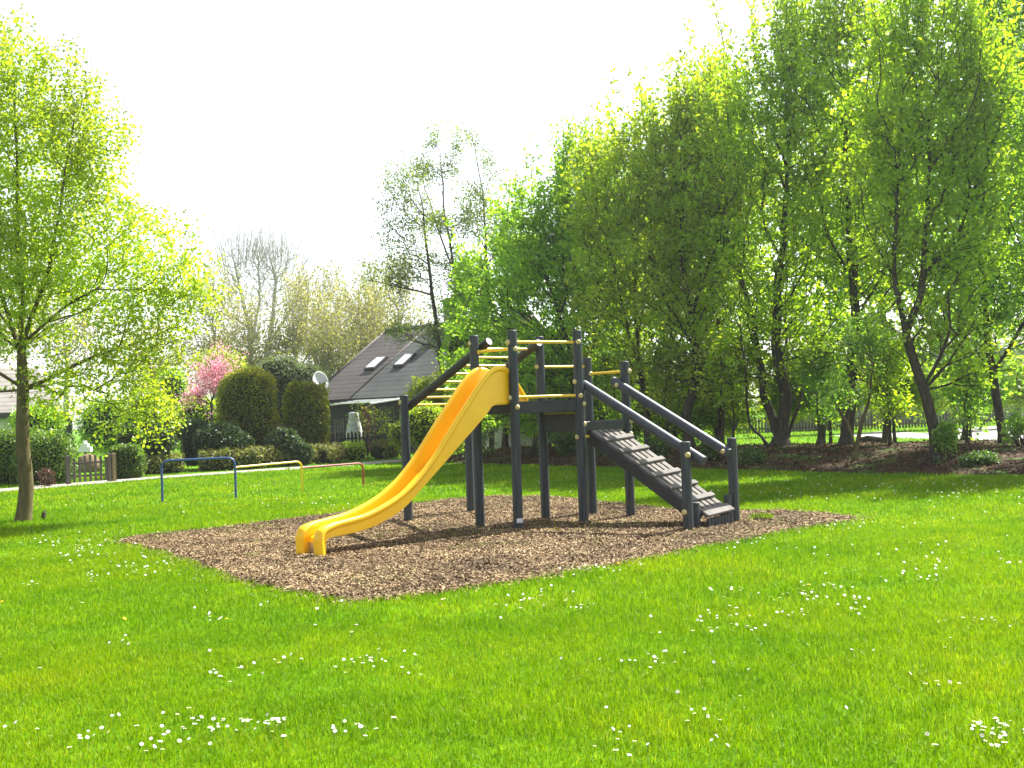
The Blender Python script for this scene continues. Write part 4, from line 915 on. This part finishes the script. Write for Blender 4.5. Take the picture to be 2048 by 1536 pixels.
M['reed'] = surf('brown_reed_heap', [(.3, (.10, .07, .04)), (.7, (.22, .16, .10))], 10, .95, .6, 40, (6, 6, .5), .05)
M['white'] = surf('white_paint', [(.3, (.62, .62, .61)), (.7, (.72, .72, .71))], 3, .7, .1)
g = at(176, 940, 36); g[2] = 0
mb = MB(); mb.tube([g, g + [0, 0, .3], g + [0, 0, .5], g + [0, 0, .6]], [.46, .42, .28, .10], 16); o = mb.build('reed_heap', M['reed'], None, True, origin=g); tag(o, 'brown rounded reed heap behind the picket gate', 'heap')
bh = empty('bird_house', at(168, 900, 39), 'white stepped gable ornament above the brown heap behind the gate', 'ornament'); c = at(168, 893, 39)
mb = MB(); mb.slab([c + np.array(q) for q in ((-.24, 0, -.20), (.22, 0, -.20), (.22, 0, -.02), (.12, 0, -.02), (.12, 0, .10), (.03, 0, .10), (.03, 0, .20), (-.06, 0, .20), (-.06, 0, .06), (-.15, 0, .06), (-.15, 0, -.08), (-.24, 0, -.08))], (0, -1, 0), .22); mb.build('gable', M['white'], bh)
mb = MB(); mb.tube([np.array([c[0], c[1] + .11, 0]), c + [0, .11, -.19]], .05, 8); mb.build('stand', M['gate'], bh)

# ================================================================== HOUSES
def tilemat(name, c1, c2, extra=None):
    m, nt, out = newmat(name); p = nt.nodes.new('ShaderNodeBsdfPrincipled'); nt.links.new(p.outputs[0], out.inputs[0]); p.inputs['Roughness'].default_value = .75; p.inputs['Specular IOR Level'].default_value = .3
    c = ramp(nt, noise(nt, .8, 6, .65), [(.3, c1), (.7, c2)])
    w = nt.nodes.new('ShaderNodeTexWave'); w.bands_direction = 'Z'; w.inputs['Scale'].default_value = 1.6; w.inputs['Distortion'].default_value = .3; w.wave_profile = 'SAW'
    tc = nt.nodes.new('ShaderNodeTexCoord'); nt.links.new(tc.outputs['Object'], w.inputs[0])
    k = ramp(nt, w.outputs[1], [(0, (.45, .45, .45)), (.3, (1, 1, 1)), (1, (1.15, 1.15, 1.15))]); nt.links.new(mix(nt, 1, c, k, 'MULTIPLY'), p.inputs['Base Color'])
    b = nt.nodes.new('ShaderNodeBump'); b.inputs['Strength'].default_value = .6; b.inputs['Distance'].default_value = .05; nt.links.new(w.outputs[1], b.inputs['Height']); nt.links.new(b.outputs[0], p.inputs['Normal']); return m
M['tile_brown'] = tilemat('brown_roof_tiles', (.062, .054, .050), (.105, .094, .086))
M['tile_green'] = tilemat('mossy_grey_roof_tiles', (.052, .058, .055), (.090, .096, .088))
M['tile_grey'] = tilemat('grey_roof_tiles', (.12, .11, .10), (.2, .19, .17))
M['darkwall'] = surf('dark_timber_wall', [(.3, (.022, .022, .026)), (.7, (.045, .045, .05))], 4, .7, .3, 20, (6, 6, .5))
M['glass'] = surf('window_glass', [(.3, (.02, .025, .03)), (.7, (.04, .05, .06))], 2, .08, 0, spec=.8)
M['skyglass'] = surf('sky_reflection_glass', [(.3, (.55, .58, .60)), (.7, (.66, .69, .71))], 2, .12, 0, spec=.9)  # pale base colour painted as the reflected sky
M['render'] = surf('pale_rendered_wall', [(.3, (.50, .49, .46)), (.7, (.6, .59, .56))], 3, .85, .15)
M['greyrender'] = surf('grey_rendered_wall', [(.3, (.22, .22, .21)), (.7, (.32, .31, .30))], 3, .85, .2)
M['dish'] = surf('grey_dish', [(.3, (.36, .38, .38)), (.7, (.46, .48, .48))], 6, .5, 0)
M['red_brick'] = surf('reddish_wall', [(.3, (.16, .06, .045)), (.7, (.24, .10, .08))], 10, .85, .2)

H1 = at(700, 797, 46)
fl_ = lambda p, z: np.array([p[0], p[1], z])
HA = R(40); fd = np.array([math.cos(HA), -math.sin(HA), 0]); bd = np.array([math.sin(HA), math.cos(HA), 0])   # eaves direction, back direction
depth = 10.0; ez = H1[2]; rise = 3.3; rz = ez + rise
HL = H1 - fd * 2.9; HR = H1 + fd * 6.2; H0 = HL + bd * depth; H2 = HR + bd * depth
RL = HL + bd * depth / 2 + [0, 0, rise]; RM = H1 + bd * depth / 2 + [0, 0, rise]; RR = HR + bd * depth / 2 + [0, 0, rise]
house = empty('house', (HL + H2) / 2 * [1, 1, 0], 'dark timber house with a tiled gable roof and two skylights behind the garden', 'house')
def wallbox(p, q, z0, z1, t, name, mat, par):
    mb = MB(); mb.beam(np.array([p[0], p[1], (z0 + z1) / 2]), np.array([q[0], q[1], (z0 + z1) / 2]), t, z1 - z0, bev=0); return mb.build(name, M[mat], par)
ins = lambda p, a, b: p + fd * a + bd * b
wallbox(ins(HL, .3, .5), ins(HR, -.3, .5), -.05, ez - .10, .2, 'wall', 'darkwall', house)
for P_, sg in ((HL, .3), (HR, -.3)):        # gable walls
    q = [ins(P_, sg, .61), ins(P_, sg, depth - .4), ins(P_, sg, depth - .4), ins(P_, sg, depth / 2), ins(P_, sg, .61)]
    for i_, z_ in enumerate((0, 0, ez + .02, rz - .22, ez + .12)): q[i_] = fl_(q[i_], z_)
    mb = MB(); mb.slab(q, fd * (1 if sg < 0 else -1), .2); mb.build('gable_wall', M['greyrender' if sg < 0 else 'darkwall'], house)
def roofplane(pts, name, mat):
    nrm_ = un(np.cross(pts[1] - pts[0], pts[-1] - pts[0])); nrm_ = nrm_ if nrm_[2] > 0 else -nrm_
    mb = MB(); mb.slab(pts, nrm_, .12); return mb.build(name, M[mat], house), nrm_
rf, nF = roofplane([H1, HR, RR, RM], 'roof_slope', 'tile_green'); rf['label'] = 'mossy grey roof slope'
rl, nL = roofplane([HL - [0, 0, .01], H1 - [0, 0, .01], RM - [0, 0, .01], RL - [0, 0, .01]], 'roof_slope', 'tile_brown'); rl['label'] = 'brown roof slope'
roofplane([H2, H0, RL, RR], 'roof_slope', 'tile_green')
mb = MB(); mb.beam(HL + bd * -.05 + [0, 0, -.13], HR + bd * -.05 + [0, 0, -.13], .09, .11); mb.build('gutter', M['darkwall'], house)
for a, b, r_ in ((H1, RM, .045), (HL, RL, .06), (RL, RR, .09), (HR, RR, .06)):
    mb = MB(); mb.tube([a + [0, 0, .0], b + [0, 0, .0]], r_, 8); mb.build('ridge_tiles', M['tile_brown'], house, True)
def skylight(px, py, nrm_, P0, wdt, hgt, side, par):
    d = ray(px, py); t = ((P0 - CAM) @ nrm_) / (d @ nrm_); c = CAM + d * t
    upv = un(np.array([0, 0, 1]) - nrm_ * nrm_[2]); sv = np.cross(upv, nrm_)
    mb = MB(); mb.box(c + nrm_ * .05, sv, upv, nrm_, wdt / 2, hgt / 2, .07, .01); o = mb.build('skylight', M['darkwall'], par)
    mb = MB(); mb.box(c + nrm_ * .125, sv, upv, nrm_, wdt / 2 - .07, hgt / 2 - .09, .012); mb.build('pane', M['skyglass'], o)
skylight(753, 729, nL, H1, .70, 1.0, None, house); skylight(810, 723, nF, H1, .64, 1.0, None, house)
ch = ins(RM, 1.6, 0); mb = MB(); mb.box(ch + [0, 0, .35], fd, bd, (0, 0, 1), .35, .35, .75, .02); mb.build('chimney', M['greyrender'], house)
def window(u, z0, z1, wd):
    c = ins(H1, u, .385); mb = MB(); mb.box(np.array([c[0], c[1], (z0 + z1) / 2]), fd, bd, (0, 0, 1), wd / 2, .03, (z1 - z0) / 2, .01); o = mb.build('window', M['gate'], house)
    for k in (-1, 1):
        cc = c + fd * k * wd * .235 - bd * .034; mb = MB(); mb.box(np.array([cc[0], cc[1], (z0 + z1) / 2]), fd, bd, (0, 0, 1), wd * .235 - .05, .006, (z1 - z0) / 2 - .07); mb.build('pane', M['glass'], o)
window(1.9, .9, 1.9, .9); window(4.4, .9, 1.9, 1.6)
c = ins(H1, .75, .38); mb = MB(); mb.box(np.array([c[0], c[1], 1.0]), fd, bd, (0, 0, 1), .42, .02, .98); mb.build('door', M['red_brick'], house)
# terrace roof
a0 = at(655, 809, 44.3); a1 = a0 + fd * 2.6
tr = empty('terrace_roof', (a0 + a1) / 2 * [1, 1, 0], 'white slatted terrace roof under the eaves of the dark house', 'terrace roof')
for i in range(7):
    o = bd * (.12 + i * .36) + np.array([0, 0, i * .035]); mb = MB(); mb.beam(a0 + o, a1 + o, .24, .03); mb.build('slat', M['white'], tr)
for p in (a0, a1):
    mb = MB(); mb.beam(p + bd * .0 - [0, 0, .05], p + bd * 2.5 + [0, 0, .2], .06, .06); mb.build('rafter', M['white'], tr)
    mb = MB(); mb.box(np.array([p[0], p[1], p[2] / 2 - .05]) + bd * .1, fd, bd, (0, 0, 1), .045, .045, p[2] / 2, .005); mb.build('roof_post', M['darkwall'], tr)
# satellite dish
dc = at(641, 762, 45.0); dd = un(np.array([.55, -.75, .35])); da = un(np.cross(dd, [0, 0, 1])); db = np.cross(da, dd)
ds = empty('satellite_dish', np.array([dc[0], dc[1], 0]), 'grey satellite dish at the left corner of the dark house roof', 'satellite dish')
mb = MB(); rings = []; n = 22
for r_ in (0, .15, .28, .38, .42):
    rings.append([dc + (da * math.cos(t) * .8 + db * math.sin(t)) * r_ * 1.05 - dd * (.10 * (1 - (r_ / .42) ** 2)) for t in np.linspace(0, 2 * PI, n, endpoint=False)])
back = [[p - dd * .02 for p in r] for r in rings]
allr = rings + back[::-1]
mb.add([p for r in allr for p in r], [(i * n + j, i * n + (j + 1) % n, (i + 1) * n + (j + 1) % n, (i + 1) * n + j) for i in range(len(allr) - 1) for j in range(n)]); mb.build('dish', M['dish'], ds, True)
mb = MB(); mb.tube([dc - dd * .08 - db * .40, dc + dd * .42 - db * .34], .02, 6); mb.tube([dc + dd * .38 - db * .34, dc + dd * .46 - db * .30], .045, 8); mb.build('receiver_arm', M['white'], ds, True)
mb = MB(); mb.tube([np.array([dc[0], dc[1], 0]) - dd * [.13, .13, 0], dc - dd * .13], .03, 8); mb.build('mast', M['darkwall'], ds, True)
# garden stove, trellis, twiggy shrub, dark picket fence
g = at(709, 875, 40); g[2] = 0
mb = MB(); mb.tube([g, g + [0, 0, .9], g + [0, 0, 1.2], g + [0, 0, 1.45], g + [0, 0, 1.55], g + [0, 0, 1.66], g + [0, 0, 1.69]], [.30, .31, .26, .19, .18, .20, .12], 18); o = mb.build('garden_stove', M['dish'], None, True, origin=g); tag(o, 'pale grey bottle shaped garden stove on the terrace of the dark house', 'garden stove')
t0 = at(670, 860, 41.5); t0[2] = .0; tl = empty('trellis', t0, 'thin pale trellis before the dark house wall beside the conifer', 'trellis')
for i in range(4):
    mb = MB(); mb.box(t0 + fd * (i * .16) + [0, 0, .85], fd, bd, (0, 0, 1), .012, .012, .60); mb.build('upright', M['gate'], tl)
for i in range(6):
    mb = MB(); mb.box(t0 + fd * .24 - bd * .024 + [0, 0, .35 + i * .2], fd, bd, (0, 0, 1), .26, .010, .012); mb.build('crossbar', M['gate'], tl)
def picket_fence(p, q, h, name, lab, mat, gap=.14, grp=None):
    d = q - p; L = np.linalg.norm(d); d = d / L; nn = np.array([-d[1], d[0], 0]); root = empty(name, (p + q) / 2, lab, 'fence', grp); n = min(95, int(L / gap)); gap = L / n
    rs = np.random.RandomState(int(L * 100)); m0 = None
    for i in range(n):
        hh = h * rs.uniform(.94, 1.05); c = p + d * (i + .5) * gap
        mb = MB(); mb.box(c + [0, 0, hh / 2], d, nn, (0, 0, 1), gap * .31, .012, hh / 2, .008); mb.build('picket', M[mat], root)
    for z in (.25, .75):
        mb = MB(); mb.beam(p + nn * .035 + [0, 0, h * z], q + nn * .035 + [0, 0, h * z], .035, .06); mb.build('rail', M[mat], root)
p, q = at(655, 880, 38.8), at(812, 872, 39.5); p[2] = q[2] = 0
picket_fence(p, q, .98, 'picket_fence', 'dark picket fence in front of the dark house behind the hedge', 'darkwall', .13)
tree('twiggy_shrub', 'sparse twiggy shrub with young leaves in front of the garden stove', 'shrub', [stem([(728, 905), (732, 860), (728, 820)], 38.3, 0.0), stem([(728, 900), (745, 850), (758, 815)], 38.3), stem([(728, 900), (712, 850), (700, 825)], 38.3)],
     [Ell(735, 845, 38.3, 42, 45), Ell(765, 850, 38.3, 26, 32)], 110, 'leaf_shrub', 4, .09, .04, 670, bark='bark_lit', rtip=.007, thr=-9)
# fresh shrubs by the ladder post
bush('forsythia', 'tall bright yellow green sapling shrub behind the sloping ladder log', 'shrub', [Ell(850, 780, 36, 32, 55), Ell(826, 815, 36, 26, 48), Ell(885, 795, 36, 34, 50), Ell(905, 745, 36, 26, 40)], 5200, 'leaf_shrub', .11, 680, 'bright shrubs at the end of the hedge', False, rough=.2, shellw=.8, stems=16, thr=-.2)
bush('forsythia', 'golden brown bushy shrub between the ladder post and the slide', 'shrub', [Ell(850, 850, 34.5, 48, 50), Ell(900, 870, 34.5, 36, 40), Ell(800, 870, 34.8, 22, 30)], 6000, 'leaf_olive', .085, 681, 'bright shrubs at the end of the hedge', True, rough=.15, shellw=.4, corescale=.68)
# undergrowth along the wood edge
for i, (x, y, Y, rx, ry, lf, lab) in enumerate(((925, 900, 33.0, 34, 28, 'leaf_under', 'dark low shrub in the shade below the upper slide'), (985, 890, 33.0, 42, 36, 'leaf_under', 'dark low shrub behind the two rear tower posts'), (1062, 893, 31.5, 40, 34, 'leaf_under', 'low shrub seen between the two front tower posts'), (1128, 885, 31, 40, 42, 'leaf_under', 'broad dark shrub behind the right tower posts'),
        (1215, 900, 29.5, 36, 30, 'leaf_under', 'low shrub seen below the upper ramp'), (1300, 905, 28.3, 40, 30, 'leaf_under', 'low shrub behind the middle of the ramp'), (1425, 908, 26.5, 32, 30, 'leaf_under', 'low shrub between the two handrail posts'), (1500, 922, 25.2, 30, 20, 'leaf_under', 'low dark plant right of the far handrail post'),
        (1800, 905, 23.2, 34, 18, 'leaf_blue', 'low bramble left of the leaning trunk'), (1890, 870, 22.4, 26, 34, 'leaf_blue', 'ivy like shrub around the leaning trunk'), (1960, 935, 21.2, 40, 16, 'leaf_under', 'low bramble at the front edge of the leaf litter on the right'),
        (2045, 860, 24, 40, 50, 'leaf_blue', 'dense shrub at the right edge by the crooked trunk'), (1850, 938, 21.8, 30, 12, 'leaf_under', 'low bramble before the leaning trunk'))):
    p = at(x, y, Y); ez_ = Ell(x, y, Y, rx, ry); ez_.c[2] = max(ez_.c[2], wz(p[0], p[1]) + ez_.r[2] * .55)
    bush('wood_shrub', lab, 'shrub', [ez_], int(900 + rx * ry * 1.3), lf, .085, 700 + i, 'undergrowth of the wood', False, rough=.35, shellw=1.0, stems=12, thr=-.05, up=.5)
# sunlit shrubs on the far side of the wood
for i, (x, y, Y, rx, ry, lf, lab) in enumerate(((930, 800, 44, 50, 70, 'leaf_green', 'sunlit shrub behind the left end of the wood'), (1010, 790, 46, 60, 80, 'leaf_yel', 'sunlit shrub far behind the slide top'), (1090, 800, 46, 60, 75, 'leaf_green', 'sunlit shrub far behind the tower'), (1170, 790, 47, 60, 80, 'leaf_yel', 'sunlit shrub far behind the right tower posts'), (1330, 800, 47, 60, 85, 'leaf_yel', 'sunlit shrub far behind the handrails'),
        (1430, 790, 46, 55, 90, 'leaf_shrub', 'bright shrub far behind the ramp foot'), (1560, 800, 46, 50, 50, 'leaf_shrub', 'bright shrub glimpsed behind the swollen base'), (1650, 790, 47, 60, 60, 'leaf_shrub', 'bright shrub left of the straightest trunk, beyond the wood'), (1770, 780, 47, 60, 60, 'leaf_shrub', 'bright shrub right of the straightest trunk, beyond the wood'), (1850, 775, 48, 50, 60, 'leaf_yel', 'bright shrub behind the leaning trunk'), (1930, 780, 44, 50, 55, 'leaf_shrub', 'bright shrub behind the gravel'), (2030, 770, 46, 60, 65, 'leaf_yel', 'bright shrub at the far right behind the gravel'))):
    bush('garden_shrub', lab, 'shrub', [Ell(x, y, Y, rx, ry), Ell(x + rx * .5, y + ry * .4, Y, rx * .6, ry * .5)], int(2600 + rx * ry * .9), lf, .14, 730 + i, 'sunlit shrubs beyond the wood', False, rough=.25, shellw=.8, stems=8, thr=-.45)
# rock / log lying at the mound top, fence and buildings beyond the wood
g = gp(1742, 884, .3); mb = MB(); mb.tube([g + [-.36, 0, .0], g + [-.28, 0, .03], g + [-.1, .02, .05], g + [.12, 0, .04], g + [.3, 0, .02], g + [.36, 0, .0]], [.04, .10, .13, .11, .09, .03], 11); tag(mb.build('boulder', M['bark'], None, True, origin=g), 'dark rounded log end lying right of the straightest trunk', 'log')
p, q = at(1440, 862, 52), at(1990, 838, 52); p[2] = q[2] = 0
picket_fence(p, q, .75, 'garden_fence', 'grey brown board fence beyond the wood across the grass', 'gate', .15)
b0, b1_ = at(1560, 800, 62), at(2250, 790, 62); bld = empty('row_house', (b0 + b1_) / 2 * [1, 1, 0], 'long grey building with a white eaves line behind the wood', 'building')
zt = at(1700, 704, 62)[2]; dB = un((b1_ - b0) * [1, 1, 0]); nB = np.array([-dB[1], dB[0], 0])
wallbox(b0, b1_, -.05, zt - .1, .3, 'wall', 'greyrender', bld)
mb = MB(); mb.beam(np.array([*b0[:2], zt]) - nB * .35, np.array([*b1_[:2], zt]) - nB * .35, .25, .16); mb.build('eaves_board', M['white'], bld)
mb = MB(); mb.slab([np.array([*b0[:2], zt + .09]) - nB * .45, np.array([*b1_[:2], zt + .09]) - nB * .45, np.array([*b1_[:2], zt + 1.9]) + nB * 4, np.array([*b0[:2], zt + 1.9]) + nB * 4], un(np.cross(dB, nB * 4.45 + [0, 0, 1.8])), .12); mb.build('roof', M['tile_grey'], bld)
for i in range(6):
    c = b0 + dB * (2 + i * 3.2) - nB * .16; mb = MB(); mb.box(np.array([c[0], c[1], 2.2]), dB, nB, (0, 0, 1), .6, .03, .55, .01); o = mb.build('window', M['white'], bld)
    mb = MB(); mb.box(np.array([c[0], c[1], 2.2]) - nB * .034, dB, nB, (0, 0, 1), .52, .006, .47); mb.build('pane', M['glass'], o)
c0, c1 = at(1530, 790, 54), at(1665, 785, 54); gar = empty('garage', (c0 + c1) / 2 * [1, 1, 0], 'low flat roofed outbuilding with a white roof edge seen between the trunks', 'garage'); zc = at(1600, 771, 54)[2]
wallbox(c0, c1, -.05, zc - .08, .3, 'wall', 'greyrender', gar); mb = MB(); mb.beam(np.array([*c0[:2], zc]) - [.2, .3, 0], np.array([*c1[:2], zc]) + [.2, -.3, 0], 1.0, .15); mb.build('roof_edge', M['white'], gar)
c0 = at(1218, 830, 46); c1 = at(1252, 828, 46); sh = empty('shed', (c0 + c1) / 2 * [1, 1, 0], 'small pale shed glimpsed behind the ramp platform', 'shed'); zc = at(1235, 806, 46)[2]
wallbox(c0, c1, -.05, zc, .5, 'wall', 'render', sh); mb = MB(); mb.beam(np.array([*c0[:2], zc + .06]) - [.15, 0, 0], np.array([*c1[:2], zc + .06]) + [.15, 0, 0], .8, .1); mb.build('roof', M['greyrender'], sh)
# left house
e0, e1 = at(-160, 822, 46), at(128, 820, 50); ez2 = at(60, 822, 47)[2]; dE = un((e1 - e0) * [1, 1, 0]); nE = np.array([-dE[1], dE[0], 0])
lh = empty('house', (e0 + e1) / 2 * [1, 1, 0], 'pale house with a grey roof behind the trunk of the left tree', 'house'); fl = lambda p, z: np.array([p[0], p[1], z])
wallbox(e0 + nE * .5, e1 + nE * .5 - dE * .4, -.05, ez2, .2, 'wall', 'render', lh); wallbox(e1 + nE * .62 - dE * .5, e1 + nE * 6 - dE * .5, -.05, ez2, .2, 'wall', 'render', lh)
mb = MB(); rp = [fl(e0, ez2), fl(e1, ez2), fl(e1 + nE * 3.6, ez2 + 2.2), fl(e0 + nE * 3.6, ez2 + 2.2)]; mb.slab(rp, un(np.cross(rp[1] - rp[0], rp[3] - rp[0])), .15); mb.build('roof', M['tile_grey'], lh)
mb = MB(); mb.beam(fl(e0, ez2 - .16) - nE * .02, fl(e1, ez2 - .16) - nE * .02, .1, .24); mb.build('eaves_board', M['darkwall'], lh)
for u in (2.2, 4.6, 6.0):
    c = e0 + dE * u + nE * .38; mb = MB(); mb.box(fl(c, 1.45), dE, nE, (0, 0, 1), .5, .02, .5); o = mb.build('window', M['darkwall'], lh); mb = MB(); mb.box(fl(c, 1.45) - nE * .024, dE, nE, (0, 0, 1), .44, .006, .44); mb.build('pane', M['glass'], o)

# ================================================================== LIGHT, SKY, CAMERA
SUN_AZ = math.atan2(.721, .693); SUN_EL = R(50)
ts = np.array([math.sin(SUN_AZ) * math.cos(SUN_EL), math.cos(SUN_AZ) * math.cos(SUN_EL), math.sin(SUN_EL)])
L = bpy.data.lights.new('sun', 'SUN'); L.energy = 5.0; L.angle = R(.53); L.color = (1, .955, .88)
lo = bpy.data.objects.new('sun', L); COL.objects.link(lo); lo.rotation_euler = Vector(-ts).to_track_quat('-Z', 'Y').to_euler(); lo.location = (20, 20, 40)
w = bpy.data.worlds.new('World'); sc.world = w; w.use_nodes = True; nt = w.node_tree; nt.nodes.clear()
sk = nt.nodes.new('ShaderNodeTexSky'); sk.sky_type = 'NISHITA'; sk.sun_disc = False; sk.sun_elevation = SUN_EL; sk.sun_rotation = SUN_AZ
sk.air_density = 1.0; sk.dust_density = 1.2; sk.ozone_density = 1.0
hs = nt.nodes.new('ShaderNodeHueSaturation'); hs.inputs['Saturation'].default_value = .35; nt.links.new(sk.outputs[0], hs.inputs['Color'])
bg = nt.nodes.new('ShaderNodeBackground'); bg.inputs[1].default_value = .09; nt.links.new(hs.outputs[0], bg.inputs[0])
wo = nt.nodes.new('ShaderNodeOutputWorld'); nt.links.new(bg.outputs[0], wo.inputs[0])

# spring haze: one box of thin air round the whole place
mv, ntv, outv = newmat('haze_air'); pv = ntv.nodes.new('ShaderNodeVolumePrincipled'); pv.inputs['Color'].default_value = (.93, .96, 1, 1); pv.inputs['Density'].default_value = HAZE; pv.inputs['Anisotropy'].default_value = .45
ntv.links.new(pv.outputs[0], outv.inputs['Volume'])
mb = MB(); mb.box((0, 220, 9.5), (1, 0, 0), (0, 1, 0), (0, 0, 1), 420, 300, 10.5); tag(mb.build('haze', mv), kind='stuff')
cd = bpy.data.cameras.new('camera'); cam = bpy.data.objects.new('camera', cd); COL.objects.link(cam)
cd.sensor_width = 36; cd.lens = 36 * F / 2048; cd.clip_end = 2000; cd.clip_start = .05
from mathutils import Matrix
mat = Matrix(((_r[0], _u[0], -_f[0], 0), (_r[1], _u[1], -_f[1], 0), (_r[2], _u[2], -_f[2], EYE), (0, 0, 0, 1)))
cam.matrix_world = mat; sc.camera = cam
sc.view_settings.view_transform = 'Standard'; sc.view_settings.look = 'None'; sc.view_settings.gamma = 1; sc.view_settings.exposure = 1.8
sc.cycles.max_bounces = 10; sc.cycles.diffuse_bounces = 8; sc.cycles.transmission_bounces = 8; sc.cycles.transparent_max_bounces = 4; sc.cycles.use_denoising = True
